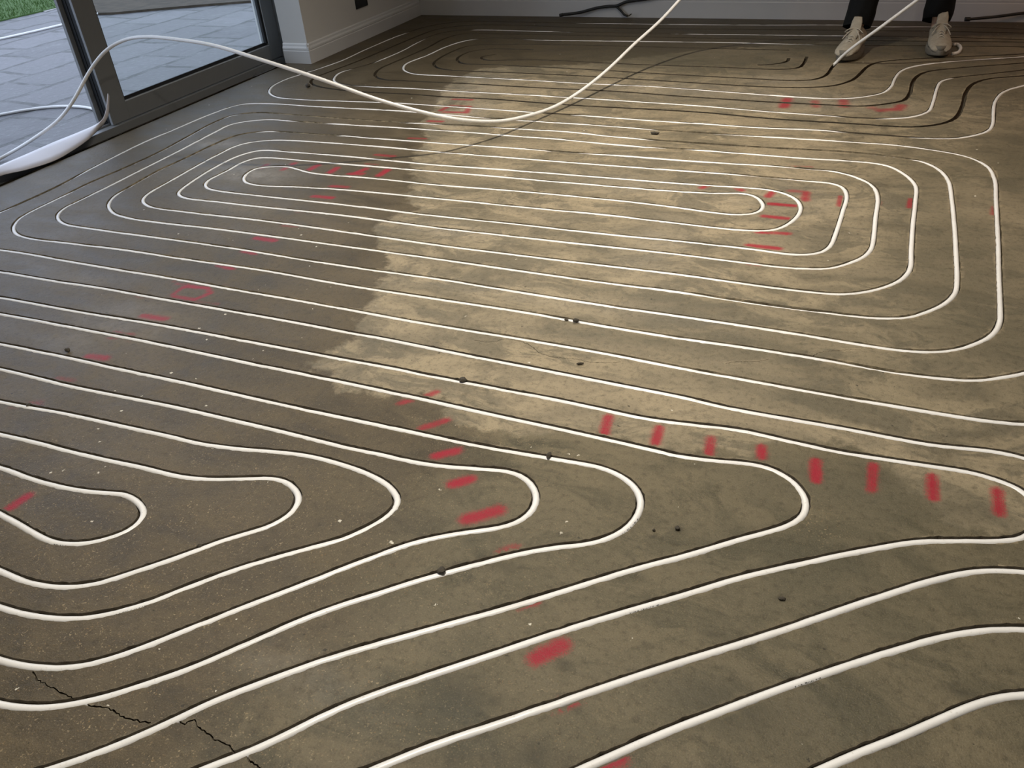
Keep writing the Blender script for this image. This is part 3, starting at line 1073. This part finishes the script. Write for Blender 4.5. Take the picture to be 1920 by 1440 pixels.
wall('wall_back', -4.3, 2.7, 6.30, 6.45, -.12, WT)
wall('wall_right', 2.6, 2.75, -1.75, 6.45, -.12, WT)
wall('wall_front', -4.3, 2.75, -1.75, -1.60, -.12, WT)
# left side: wall beyond the doors, nib, wall before the doors and above them
wl = MB()
wl.box(-3.72, -3.526, 4.726, 6.30, -.12, WT)
wl.box(-4.10, -3.72, 4.96, 6.30, -.12, WT)
wl.box(-4.10, -3.51, -1.60, 1.40, -.12, WT)
wl.box(-4.10, -3.60, 1.40, 4.96, 2.12, WT)
struct(wl.build('wall_left', M['wall']))
struct(MB().box(-4.3, 2.75, -1.75, 6.45, WT, WT + .12).build('ceiling', M['ceiling']))

# skirting: torus-and-step profile
def skirt_prof(base, sgn, hgt=.125, th=.016):
    return [(base, 0.0), (base + sgn * th, 0.0), (base + sgn * th, hgt * .62), (base + sgn * th * .85, hgt * .66),
            (base + sgn * th * .95, hgt * .70), (base + sgn * th * .9, hgt * .78), (base + sgn * th * .55, hgt * .86),
            (base + sgn * th * .45, hgt * .95), (base + sgn * th * .2, hgt), (base, hgt)]


struct(MB().prism(skirt_prof(6.30, -1, .17, .018), -3.51, 2.6, 'x').build('baseboard_back', M['skirting']))
bl = MB()
bl.prism(skirt_prof(-3.526, 1), 4.711, 6.285, 'y')
bl.prism(skirt_prof(4.726, -1), -3.72, -3.511, 'x')
struct(bl.build('baseboard_left', M['skirting']))
bl = MB().prism(skirt_prof(2.6, -1, .15), -1.6, 6.28, 'y')
struct(bl.build('baseboard_right', M['skirting']))

# socket box cut in the left wall
sb = empty('socket_box', (-3.526, 5.45, .28))
tag(sb, 'black empty square socket box in the white wall left of the back corner', 'socket box')
b1 = MB()
for bx_ in ((-.001, .004, -.08, .08, -.068, -.060), (-.001, .004, -.08, .08, .060, .068),
            (-.001, .004, -.08, -.072, -.068, .068), (-.001, .004, .072, .08, -.068, .068)):
    b1.box(*bx_)
b1.build('rim', M['black'], sb)
MB().box(-.0005, .002, -.074, .074, -.062, .062).build('back_plate', M['black'], sb)

# ---- sliding door: frame, fixed leaf
dr = empty('door_1', (-3.90, 3.33, 0))
struct(dr)
def dbox(name, mat, *bs, bevel=.002):
    m_ = MB()
    for b_ in bs:
        x0, x1, y0, y1, z0, z1 = b_
        m_.box(x0 + 3.90, x1 + 3.90, y0 - 3.33, y1 - 3.33, z0, z1)
    return m_.build(name, M[mat], dr, bevel)


dbox('leaf_frame', 'frame', (-3.94, -3.88, 3.33, 3.445, .0, 2.08), (-3.94, -3.88, 4.78, 4.90, .0, 2.08),
     (-3.94, -3.88, 3.445, 4.78, .0, .092), (-3.94, -3.88, 3.445, 4.78, 1.98, 2.08))
dbox('glazing_bead', 'bead', (-3.895, -3.8785, 3.445, 4.78, .092, .0985), (-3.8835, -3.8775, 4.7735, 4.78, .10, 1.98))
dbox('gasket', 'gasket', (-3.907, -3.896, 3.445, 4.78, .092, .116), (-3.905, -3.884, 4.757, 4.78, .11, 1.98),
     (-3.905, -3.884, 3.445, 3.452, .11, 1.98), (-3.955, -3.93, 3.318, 3.330, 0, 2.08), (-3.93, -3.90, 3.322, 3.330, 0, 2.08))
dbox('glass_pane', 'glass', (-3.914, -3.908, 3.44, 4.785, .09, 1.99), bevel=0)
dbox('interlock_strip', 'frame', (-3.975, -3.955, 3.29, 3.345, 0, 2.08), (-3.895, -3.878, 3.312, 3.33, 0, 2.08))
struct(MB().box(-3.99, -3.86, 1.40, 4.96, -.07, -.004).box(-3.99, -3.87, 4.90, 4.96, -.07, 2.12)
       .box(-3.99, -3.87, 1.40, 1.46, -.07, 2.12).box(-3.99, -3.87, 1.40, 4.96, 2.08, 2.12)
       .box(-3.925, -3.915, 1.46, 3.33, -.004, .006).box(-3.965, -3.955, 1.46, 3.33, -.004, .006).build('trim_1', M['frame'], None, .002))
# channel between slab and door frame, filled with dirt
struct(MB().box(-3.86, -3.70, 1.40, 4.96, -.12, -.045).build('trim_2', M['dirt']))
# ragged screed left at the slab edge
rv, rf = [], []
ys_ = np.arange(1.5, 4.7, .03)
for i, y in enumerate(ys_):
    w_ = .012 + .022 * abs(noise.noise(Vector((y * 4, 0, 3)))) + (.05 if y > 4.4 else 0)
    rv += [(-3.699, y, -.05), (-3.699, y, .003 + .005 * random.random()), (-3.699 - w_, y, -.004 - .01 * random.random()), (-3.699 - w_ * 1.3, y, -.05)]
    if i:
        a = (i - 1) * 4
        rf += [(a + 1, a + 2, a + 6, a + 5), (a + 2, a + 3, a + 7, a + 6)]
struct(mesh_obj('trim_3', rv, rf, M['dirt']))

# white flexible sheet bowed across the threshold, its end curled up by the door stile
up_ = "-160,390,.02 -60,343,.03 0,311,.035 50,289,.035 100,267,.035 140,251,.035 175,236,.035 190,226,.05 197,213,.075 200,195,.10 202,176,.13"
lo_ = "-160,405,.01 -60,357,.01 0,330,.012 50,318,.012 100,302,.012 135,283,.012 165,262,.015 185,243,.02 197,229,.03 204,212,.05 205,180,.10"
def sheet_pt(w):
    u_, v_, z_ = [float(t) for t in w.split(',')]
    return tuple(fl(u_, v_, z_)) if u_ < 188 else tuple(onplane(u_, v_, 0, -3.855 + .0012 * (u_ - 188)))


ups = [sheet_pt(w) for w in up_.split()]
los = [sheet_pt(w) for w in lo_.split()]
_u = [tuple(fl(*[float(t) for t in w.split(',')])) for w in up_.split()]
_l = [tuple(fl(*[float(t) for t in w.split(',')])) for w in lo_.split()]
n_s = 48
def resamp(P, n):
    S, _ = cr_sample(P, .01)
    d = np.concatenate([[0], np.cumsum(np.linalg.norm(np.diff(S, axis=0), axis=1))])
    t = np.linspace(0, d[-1], n)
    return np.stack([np.interp(t, d, S[:, k]) for k in range(3)], 1)


# resample by matching waypoints so the ribs stay short
def resamp_m(P, per):
    P = np.array(P)
    out = []
    S = []
    for i in range(len(P) - 1):
        for k in range(per):
            t = k / per
            p0 = P[max(i - 1, 0)]
            p1, p2 = P[i], P[i + 1]
            p3 = P[min(i + 2, len(P) - 1)]
            out.append(.5 * ((2 * p1) + (-p0 + p2) * t + (2 * p0 - 5 * p1 + 4 * p2 - p3) * t * t + (-p0 + 3 * p1 - 3 * p2 + p3) * t ** 3))
    out.append(P[-1])
    return np.array(out)


U_, L_ = resamp_m(ups, 6), resamp_m(los, 6)
sv, sf = [], []
for i in range(len(U_)):
    for k in range(5):
        t = k / 4
        p = U_[i] * (1 - t) + L_[i] * t
        p[2] += .008 * math.sin(math.pi * t)
        sv.append(p)
    if i:
        a = (i - 1) * 5
        for k in range(4):
            sf.append((a + k, a + k + 1, a + 6 + k, a + 5 + k))
sh = mesh_obj('flexible_sheet', sv, sf, M['sheet'], None, True)
md = sh.modifiers.new('s', 'SOLIDIFY')
md.thickness = .0025
md.offset = 0
tag(sh, 'white flexible strip curling over the open door threshold at the left edge', 'sheet strip')

# ------------------------------------------------------------------ outside
pv = MB().box(-9.5, -3.99, -3, 9.5, -.15, PZ).build('patio_paving', M['paving'])
tag(pv, 'grey stone slab patio outside the sliding door', 'patio')
struct(pv)
def ground_poly(name, s_, z, mat, th=.05):
    P = [fl(*[float(t) for t in w.split(',')], z) for w in s_.split()]
    n = len(P)
    v = [tuple(p) for p in P] + [(p.x, p.y, z - th) for p in P]
    f_ = [tuple(range(n)), tuple(range(2 * n - 1, n - 1, -1))] + [(i, n + i, n + (i + 1) % n, (i + 1) % n) for i in range(n)]
    o = mesh_obj(name, v, f_, M[mat])
    bm = bmesh.new()
    bm.from_mesh(o.data)
    bmesh.ops.recalc_face_normals(bm, faces=bm.faces)
    bm.to_mesh(o.data)
    bm.free()
    return o


# lawn: ground sheet plus real blades
A, B = fl(-200, 87, PZ), fl(136, 9, PZ)
d_ = (B - A).normalized()
nrm = Vector((-d_.y, d_.x, 0))
if nrm.x > 0:
    nrm = -nrm
A = A - d_ * 2
B = B + d_ * 3
lawn = MB()
lv = [A, B, B + nrm * 6, A + nrm * 6]
lw = mesh_obj('lawn_ground', [(p.x, p.y, PZ + .012) for p in lv] + [(p.x, p.y, -.3) for p in lv],
              [(0, 1, 2, 3), (7, 6, 5, 4), (0, 4, 5, 1), (1, 5, 6, 2), (2, 6, 7, 3), (3, 7, 4, 0)], M['grass'])
struct(lw)
gv, gf = [], []
rg = random.Random(5)
L_ab = (B - A).length
for _ in range(9000):
    t = rg.random() * (L_ab - 2.0) + 1.0
    s_ = rg.random() ** 1.3 * 2.2
    p = A + d_ * t + nrm * s_
    hgt = rg.uniform(.02, .045)
    an = rg.uniform(0, math.tau)
    w_ = .004
    n0 = len(gv)
    dx, dy = math.cos(an) * w_, math.sin(an) * w_
    gv += [(p.x - dx, p.y - dy, PZ + .01), (p.x + dx, p.y + dy, PZ + .01), (p.x + rg.uniform(-.015, .015), p.y + rg.uniform(-.015, .015), PZ + .01 + hgt)]
    gf.append((n0, n0 + 1, n0 + 2))
gr = mesh_obj('lawn_grass', gv, gf, M['grass'])
tag(gr, 'green mown grass of the lawn beyond the patio', 'grass', kind='stuff')
# soil bed at the far right of the patio
sl = ground_poly('soil_bed', "185,24 215,23 300,15 380,8 470,1 520,-10 520,-75 160,-60 150,5", PZ + .02, 'soil', .1)
tag(sl, 'strip of dark bare soil at the far edge of the patio', 'flower bed')
struct(sl)
kb = ground_poly('path_edging', "85,22 130,9 150,5 165,-40 120,-30 60,12", PZ + .006, 'kerb', .02)
struct(kb)
tag(kb, 'pale edging slab between the lawn and the paving', 'edging')

# ------------------------------------------------------------------ cables by the back wall
def cable(name, pts, rad, mat, parent=None, k=8):
    S, _ = cr_sample(pts, .012)
    V_, F_ = tube_data(S, rad, k)
    return mesh_obj(name, V_, F_, mat, parent, True)


cb = empty('power_cable', tuple(onplane(1051, 28, 1, 6.25)))
tag(cb, 'black cable with a forked end leaning on the white back wall skirting', 'cable')
def wp(u, v, y):
    p = onplane(u, v, 1, y)
    return (p.x, p.y, max(p.z, .006))


def rel(ps, e_):
    return [tuple(Vector(p) - e_.location) for p in ps]


cable('cable_sheath', rel([wp(1051, 28, 6.22), wp(1070, 26, 6.235), wp(1089, 23, 6.25), wp(1119, 15, 6.26), wp(1141, 12, 6.262), wp(1156, 11, 6.262),
                       wp(1173, 4, 6.262), wp(1190, 1, 6.262), wp(1212, -2, 6.262), wp(1240, -9, 6.262)], cb), .0105, M['black'], cb)
cable('side_branch', rel([wp(1154, 11, 6.262), wp(1164, 20, 6.258), wp(1171, 28, 6.255), wp(1177, 30, 6.25)], cb), .008, M['black'], cb)
cable('bare_wire', rel([wp(1171, 26, 6.25), wp(1178, 30, 6.23), wp(1184, 26, 6.24)], cb), .004, M['chip'], cb)
cable('cable_end_cap', rel([wp(1049, 29, 6.218), wp(1056, 27.5, 6.222)], cb), .012, M['black'], cb)
cb2 = empty('power_cable', wp(1812, 36, 6.2))
tag(cb2, 'black bar lying against the back wall at the right edge', 'cable')
cable('cable_sheath', rel([wp(1812, 36.5, 6.2), wp(1840, 34, 6.22), wp(1870, 31, 6.24), wp(1900, 27, 6.25), wp(1930, 23, 6.262), wp(2000, 12, 6.262)], cb2), .009, M['black'], cb2)
cable('cable_end_cap', rel([wp(1809, 36, 6.2), wp(1819, 36, 6.205)], cb2), .013, M['black'], cb2)

# ------------------------------------------------------------------ chips and debris
def chip(u, v, lx, ly, lz, rot, label, z=0.0, cat='stone chip'):
    bm = bmesh.new()
    bmesh.ops.create_icosphere(bm, subdivisions=2, radius=1)
    rg_ = random.Random(int(u * 7 + v))
    for v_ in bm.verts:
        n_ = noise.noise(v_.co * 1.3 + Vector((u, v, 0)))
        v_.co *= (1 + .45 * n_)
        v_.co = Vector((v_.co.x * lx, v_.co.y * ly, v_.co.z * lz))
    mn = min(v_.co.z for v_ in bm.verts)
    for v_ in bm.verts:
        v_.co.z -= mn
    me_ = bpy.data.meshes.new('stone_chip')
    bm.to_mesh(me_)
    bm.free()
    me_.materials.append(M['chip'])
    o = bpy.data.objects.new('stone_chip', me_)
    p = fl(u, v, z)
    o.location = p
    o.rotation_euler = (0, 0, rot)
    COL.objects.link(o)
    tag(o, label, cat)


chip(868, 715, .011, .010, .006, .1, 'dark chip bridging a pipe below the tip of the pale concrete patch', -.002)
chip(1029, 857, .006, .009, .006, 0, 'small dark chip on the pipe above the fifth U-turn', -.002)
chip(828, 1073, .009, .008, .005, .4, 'brown chip on the pipe left of the fifth U-turn', -.002)
chip(55, 761, .005, .007, .004, 0, 'tiny dark chip on the pipe at the left edge', -.0035)
chip(375, 1026, .006, .004, .004, .3, 'dark chip on the pipe below the second U-turn', -.0035)
chip(1088, 684, .010, .003, .004, .5, 'dark splinter lying below the hairline crack in mid floor')
chip(1080, 604, .010, .007, .006, 0, 'dark crumb beside a spiral pipe in mid floor')
chip(1062, 601, .006, .004, .003, 0, 'smaller dark crumb left of the crumb in mid floor')
chip(1228, 252, .020, .010, .007, 0, 'dark chip between the upper spiral pipes, right of the sagging pipe')
chip(128, 659, .010, .007, .006, 0, 'dark crumb left of the red dash at the left')
chip(578, 164, .018, .012, .012, 0, 'dark lump under the arching pipe near the door')
chip(1270, 993, .006, .005, .004, 0, 'dark crumb inside the widest U-turn, larger of two')
chip(1226, 996, .003, .003, .003, 0, 'dark speck inside the widest U-turn, left of the larger crumb')
chip(1466, 1124, .007, .005, .003, .3, 'dark chip between the lower right pipes')

# ------------------------------------------------------------------ person
def skin_mesh(name, pts, edges, mat, parent, sub=2, root=0):
    """pts: (x, y, z, rx, ry)"""
    me_ = bpy.data.meshes.new(name)
    me_.from_pydata([p[:3] for p in pts], edges, [])
    me_.update()
    o = bpy.data.objects.new(name, me_)
    COL.objects.link(o)
    md_ = o.modifiers.new('skin', 'SKIN')
    md_.use_smooth_shade = True
    md_.branch_smoothing = 0.6
    for i, p in enumerate(pts):
        sv_ = me_.skin_vertices[0].data[i]
        sv_.radius = (p[3], p[4] if len(p) > 4 else p[3])
        sv_.use_root = (i == root)
    if sub:
        ms_ = o.modifiers.new('sub', 'SUBSURF')
        ms_.levels = sub
        ms_.render_levels = sub
    dg = bpy.context.evaluated_depsgraph_get()
    nm_ = bpy.data.meshes.new_from_object(o.evaluated_get(dg), depsgraph=dg)
    o.modifiers.clear()
    o.data = nm_
    nm_.materials.clear()
    nm_.materials.append(mat)
    o.parent = parent
    return o


person = empty('person', (0, 0, 0))
tag(person, 'person in black trousers and dusty off-white trainers standing by the back wall, holding the pipe', 'person')

# trousers: lofted legs with creases, joined at the hips
def leg_loft(hem, knee, hip, hw, seed, side):
    V_, F_ = [], []
    K = 28
    NR = 44
    pts = [Vector(hem), Vector(hem).lerp(Vector(knee), .25), Vector(hem).lerp(Vector(knee), .6), Vector(knee), Vector(knee).lerp(Vector(hip), .5), Vector(hip)]
    rad = [hw, hw * 1.04, hw * 1.10, hw * 1.12, hw * 1.30, hw * 1.62]
    C, _ = cr_sample([tuple(p) for p in pts], .02)
    m_ = len(C)
    for i in range(m_):
        t = i / (m_ - 1)
        r_ = np.interp(t * 5, range(6), rad)
        for j in range(K):
            a = math.tau * j / K
            fold = noise.noise(Vector((math.cos(a) * 1.2 + seed, math.sin(a) * 1.2, C[i][2] * 14)))
            fold2 = noise.noise(Vector((math.cos(a) * 2 + seed, math.sin(a) * 2, C[i][2] * 5 + 7)))
            rr = r_ * (1 + .10 * fold * (1 if t < .5 else .5) + .08 * fold2)
            # the hem hangs lower at the heel
            zz = C[i][2]
            if i < 3:
                zz += -.035 * math.sin(a) * (1 - i / 3)
            V_.append((C[i][0] + math.cos(a) * rr * .92, C[i][1] + math.sin(a) * rr * 1.08, zz))
    for i in range(m_ - 1):
        for j in range(K):
            j2 = (j + 1) % K
            F_.append((i * K + j, i * K + j2, (i + 1) * K + j2, (i + 1) * K + j))
    F_.append(tuple((m_ - 1) * K + j for j in range(K)))
    return V_, F_


hipz = .90
LV, LF = [], []
for hem, knee, hip, sd in (((-.175, 5.47, .125), (-.125, 5.47, .50), (-.02, 5.62, hipz), 1.0), ((.245, 5.61, .14), (.25, 5.52, .52), (.16, 5.62, hipz), 4.0)):
    v_, f_ = leg_loft(hem, knee, hip, .083, sd, 0)
    n0 = len(LV)
    LV += v_
    LF += [tuple(n0 + t for t in q_) for q_ in f_]
# hips
K = 28
n0 = len(LV)
for z_, rx, ry, cy in ((.80, .19, .13, 5.62), (.86, .20, .145, 5.62), (.93, .195, .15, 5.61), (1.0, .18, .14, 5.60), (1.05, .165, .125, 5.585)):
    for j in range(K):
        a = math.tau * j / K
        LV.append((.07 + math.cos(a) * rx, cy + math.sin(a) * ry, z_))
for i in range(4):
    for j in range(K):
        j2 = (j + 1) % K
        LF.append((n0 + i * K + j, n0 + i * K + j2, n0 + (i + 1) * K + j2, n0 + (i + 1) * K + j))
LF.append(tuple(n0 + j for j in range(K))[::-1])
LF.append(tuple(n0 + 4 * K + j for j in range(K)))
mesh_obj('trousers', LV, LF, M['trouser'], person, True)

# body: head, neck, hands, shins: one continuous surface; jacket over it
HL, HR = Vector((-.10, 4.97, .965)), Vector((.36, 4.95, .88))
body_pts = [(.07, 5.60, .98, .10, .08), (.07, 5.545, 1.15, .10, .08), (.07, 5.47, 1.30, .10, .07), (.07, 5.41, 1.38, .07, .06), (.07, 5.37, 1.46, .052, .052),
            (.07, 5.33, 1.54, .062, .07), (.07, 5.30, 1.61, .076, .092), (.07, 5.31, 1.69, .066, .082),
            (-.10, 5.43, 1.35, .045, .045), (-.20, 5.30, 1.12, .042, .042), (-.145, 5.09, 1.01, .032, .030), (HL.x - .01, HL.y + .06, HL.z + .02, .028, .022),
            (.24, 5.43, 1.35, .045, .045), (.40, 5.30, 1.10, .042, .042), (.38, 5.08, .97, .032, .030), (HR.x + .01, HR.y + .06, HR.z + .03, .028, .022),
            (-.02, 5.62, .88, .09, .09), (-.125, 5.49, .50, .055, .055), (-.172, 5.45, .12, .036, .036), (-.175, 5.40, .07, .034, .03),
            (.16, 5.62, .88, .09, .09), (.25, 5.54, .52, .055, .055), (.255, 5.60, .12, .036, .036), (.262, 5.55, .07, .034, .03)]
body_e = [(0, 1), (1, 2), (2, 3), (3, 4), (4, 5), (5, 6), (6, 7), (2, 8), (8, 9), (9, 10), (10, 11), (2, 12), (12, 13), (13, 14), (14, 15),
          (0, 16), (16, 17), (17, 18), (18, 19), (0, 20), (20, 21), (21, 22), (22, 23)]
# fingers grow from the palms and close round the pipe
for hp, base, sg in ((HL, 11, 1), (HR, 15, -1)):
    for fi in range(4):
        off = (fi - 1.5) * .019
        ln = (.9, 1.0, .95, .78)[fi]
        k0 = len(body_pts)
        body_pts += [(hp.x + off, hp.y + .028, hp.z + .026, .0088, .0085), (hp.x + off, hp.y - .012 * ln, hp.z + .024, .0082, .008),
                     (hp.x + off, hp.y - .024 * ln, hp.z + .002, .0078, .0075), (hp.x + off, hp.y - .014 * ln, hp.z - .018, .007, .007)]
        body_e += [(base, k0), (k0, k0 + 1), (k0 + 1, k0 + 2), (k0 + 2, k0 + 3)]
    k0 = len(body_pts)
    body_pts += [(hp.x + sg * .034, hp.y + .040, hp.z + .004, .011, .010), (hp.x + sg * .034, hp.y + .012, hp.z - .016, .0098, .009), (hp.x + sg * .022, hp.y - .006, hp.z - .022, .0085, .008)]
    body_e += [(base, k0), (k0, k0 + 1), (k0 + 1, k0 + 2)]
skin_mesh('body', body_pts, body_e, M['skin'], person, 2, 0)
JV, JF = [], []
K = 32
rings = [(.93, .185, .145, 5.61), (.97, .175, .135, 5.605), (1.03, .165, .128, 5.59), (1.10, .168, .128, 5.565), (1.18, .178, .132, 5.53),
         (1.26, .190, .136, 5.49), (1.33, .200, .132, 5.455), (1.38, .190, .118, 5.43), (1.415, .145, .098, 5.405), (1.435, .095, .080, 5.39), (1.455, .072, .070, 5.38)]
for z_, rx, ry, cy in rings:
    for j in range(K):
        a = math.tau * j / K
        w_ = 1 + .03 * noise.noise(Vector((math.cos(a) * 1.5, math.sin(a) * 1.5, z_ * 9)))
        JV.append((.07 + math.cos(a) * rx * w_, cy + math.sin(a) * ry * w_, z_))
for i in range(len(rings) - 1):
    for j in range(K):
        j2 = (j + 1) % K
        JF.append((i * K + j, i * K + j2, (i + 1) * K + j2, (i + 1) * K + j))
for arm, rad_ in (([(-.06, 5.445, 1.365), (-.13, 5.42, 1.33), (-.185, 5.34, 1.20), (-.205, 5.29, 1.11), (-.18, 5.18, 1.045), (-.15, 5.09, 1.01)],
                   [.062, .072, .060, .057, .050, .043]),
                  ([(.20, 5.445, 1.365), (.275, 5.42, 1.33), (.36, 5.34, 1.18), (.40, 5.29, 1.09), (.395, 5.18, 1.02), (.38, 5.08, .97)],
                   [.062, .072, .060, .057, .050, .043])):
    S, _ = cr_sample(arm, .02)
    rr = np.interp(np.linspace(0, 5, len(S)), range(6), rad_)
    rr = rr * (1 + .05 * noise1(S, 18, 4.0))
    v_, f2 = tube_data(S, rr, 20)
    n0 = len(JV)
    JV += [tuple(t) for t in v_]
    JF += [tuple(n0 + t for t in q_) for q_ in f2]
mesh_obj('jacket', JV, JF, M['jacket'], person, True)
# hair cap, ears and face
def ellipsoid(name, c_, r_, mat, parent, cut=None, seg_=24):
    bm = bmesh.new()
    bmesh.ops.create_uvsphere(bm, u_segments=seg_, v_segments=seg_ // 2, radius=1)
    if cut:
        bmesh.ops.delete(bm, geom=[v_ for v_ in bm.verts if cut(v_.co)], context='VERTS')
    for v_ in bm.verts:
        v_.co = Vector((v_.co.x * r_[0] + c_[0], v_.co.y * r_[1] + c_[1], v_.co.z * r_[2] + c_[2]))
    me_ = bpy.data.meshes.new(name)
    bm.to_mesh(me_)
    bm.free()
    me_.materials.append(mat)
    me_.polygons.foreach_set('use_smooth', [True] * len(me_.polygons))
    o = bpy.data.objects.new(name, me_)
    COL.objects.link(o)
    o.parent = parent
    return o


ellipsoid('hair', (.07, 5.325, 1.645), (.088, .108, .118), M['hair'], person, cut=lambda c_: c_.z < .1 and c_.y < .35)
for sx_ in (-1, 1):
    ellipsoid('eye', (.07 + sx_ * .030, 5.222, 1.605), (.011, .008, .007), M['bead'], person, None, 12)
    ellipsoid('ear', (.07 + sx_ * .078, 5.315, 1.59), (.010, .018, .030), M['skin'], person, None, 14)
ellipsoid('nose', (.07, 5.215, 1.575), (.013, .020, .024), M['skin'], person, None, 14)
ellipsoid('mouth', (.07, 5.232, 1.535), (.024, .010, .006), simple('lip', (.42, .18, .15), .5), person, None, 14)


def shoe(loc, rot, parent):
    """trainer pointing to -y in its own axes, toe at y=-.17, heel at y=.12"""
    s_ = empty('shoe', loc)
    s_.rotation_euler = (0, 0, rot)
    s_.scale = (1.22, 1.2, 1.15)
    s_.parent = parent
    NS = 22

    def halfw(t):   # t: 0 toe .. 1 heel
        return .052 * (math.sin(math.pi * min(1, (t * 1.05 + .10))) ** .45) * (1.0 - .22 * max(0, t - .35)) if t < .999 else .030

    K = 24
    def loft(secs, name, mat, cap=True, smooth=True):
        V_, F_ = [], []
        for sec in secs:
            V_ += sec
        k = len(secs[0])
        for i in range(len(secs) - 1):
            for j in range(k):
                j2 = (j + 1) % k
                F_.append((i * k + j, i * k + j2, (i + 1) * k + j2, (i + 1) * k + j))
        F_.append(tuple(range(k))[::-1])
        F_.append(tuple((len(secs) - 1) * k + j for j in range(k)))
        o = mesh_obj(name, V_, F_, mat, s_, smooth)
        bm = bmesh.new()
        bm.from_mesh(o.data)
        bmesh.ops.recalc_face_normals(bm, faces=bm.faces)
        bm.to_mesh(o.data)
        bm.free()
        return o
    # sole: plan outline, two heights with a toe spring
    def outline(scale, z, n=40):
        pts = []
        for i in range(n):
            a = math.tau * i / n
            y = -math.cos(a)          # -1 toe .. 1 heel
            t = (y + 1) / 2
            w_ = .054 * (1 - .18 * t) * (1 - .10 * math.exp(-((t - .62) / .15) ** 2))
            x = math.sin(a) * w_ * (1.0 + .10 * (1 - abs(y)))
            zz = z + (.012 * max(0, .25 - t) / .25 if z < .02 else .010 * max(0, .25 - t) / .25)
            pts.append((x * scale, (-.025 + y * .150) * (1 if scale == 1 else .985), zz))
        return pts
    secs = [outline(.96, .001), outline(1.0, .006), outline(1.0, .024), outline(.96, .033)]
    loft(secs, 'sole', M['sole'])
    # toe cap bumper
    cap = []
    for z_, sc_ in ((.028, 1.0), (.040, .97), (.050, .86)):
        row = []
        for i in range(20):
            a = -1.15 + 2.3 * i / 19
            row.append((math.sin(a) * .051 * sc_, -.025 - math.cos(a) * .149 * (.94 + .06 * sc_), z_ + .006))
        for i in range(19, -1, -1):
            a = -1.15 + 2.3 * i / 19
            row.append((math.sin(a) * .040 * sc_, -.025 - math.cos(a) * .120, z_ + .006))
        cap.append(row)
    loft(cap, 'toe_bumper', M['sole'])
    # upper: cross-sections along the foot
    ups_ = []
    prof = [(-.168, .026, .044), (-.155, .040, .058), (-.13, .047, .068), (-.10, .050, .076), (-.07, .050, .086), (-.04, .047, .098), (-.01, .044, .112), (.02, .041, .124),
            (.05, .039, .128), (.08, .037, .118), (.105, .032, .104), (.118, .020, .085)]
    for y, w_, ht in prof:
        row = []
        for j in range(K):
            a = math.tau * j / K
            cx, cz = math.cos(a), math.sin(a)
            zc = .028 + (ht - .028) * (.5 + .5 * cz) if True else 0
            narrowing = 1 - .42 * max(0, cz) ** 1.5
            row.append((math.copysign(abs(cx) ** .7, cx) * w_ * narrowing, y + .006 * noise.noise(Vector((y * 30, a, loc[0]))), zc + .003 * noise.noise(Vector((cx * 3, y * 40, loc[0] * 9)))))
        ups_.append(row)
    loft(ups_, 'upper', M['shoe'])
    # tongue standing up in front of the ankle
    tg = []
    for y, z_, w_, th in ((-.055, .088, .022, .006), (-.03, .108, .024, .007), (-.012, .130, .025, .007), (.0, .155, .024, .006), (.006, .176, .018, .005)):
        tg.append([(math.cos(math.tau * j / 12) * w_, y + math.sin(math.tau * j / 12) * th, z_ + math.sin(math.tau * j / 12) * th * .6) for j in range(12)])
    loft(tg, 'tongue', M['shoe'])
    # laces: criss-cross bars and a bow
    lv_, lf_ = [], []
    def bar(pts):
        S, _ = cr_sample(pts, .006)
        v_, f2 = tube_data(S, .0026, 6)
        n1 = len(lv_)
        lv_.extend([tuple(t) for t in v_])
        lf_.extend([tuple(n1 + t for t in q_) for q_ in f2])
    for i in range(5):
        y0 = -.095 + i * .020
        z0 = np.interp(y0, [p[0] for p in prof], [p[2] for p in prof]) + .002
        z1 = np.interp(y0 + .018, [p[0] for p in prof], [p[2] for p in prof]) + .002
        bar([(-.026, y0, z0 - .014), (0, y0 + .009, (z0 + z1) / 2 + .002), (.026, y0 + .018, z1 - .014)])
        bar([(.026, y0, z0 - .014), (0, y0 + .009, (z0 + z1) / 2 + .004), (-.026, y0 + .018, z1 - .014)])
    for sg in (-1, 1):
        bar([(0, -.010, .124), (sg * .020, -.028, .128), (sg * .040, -.030, .112), (sg * .034, -.016, .106), (sg * .012, -.010, .120)])
        bar([(0, -.010, .124), (sg * .024, -.040, .110), (sg * .040, -.060, .085)])
    mesh_obj('laces', lv_, lf_, M['lace'], s_, True)
    return s_


shoe((-.172, 5.345, 0), math.radians(-12), person)
shoe((.272, 5.51, 0), math.radians(4), person)
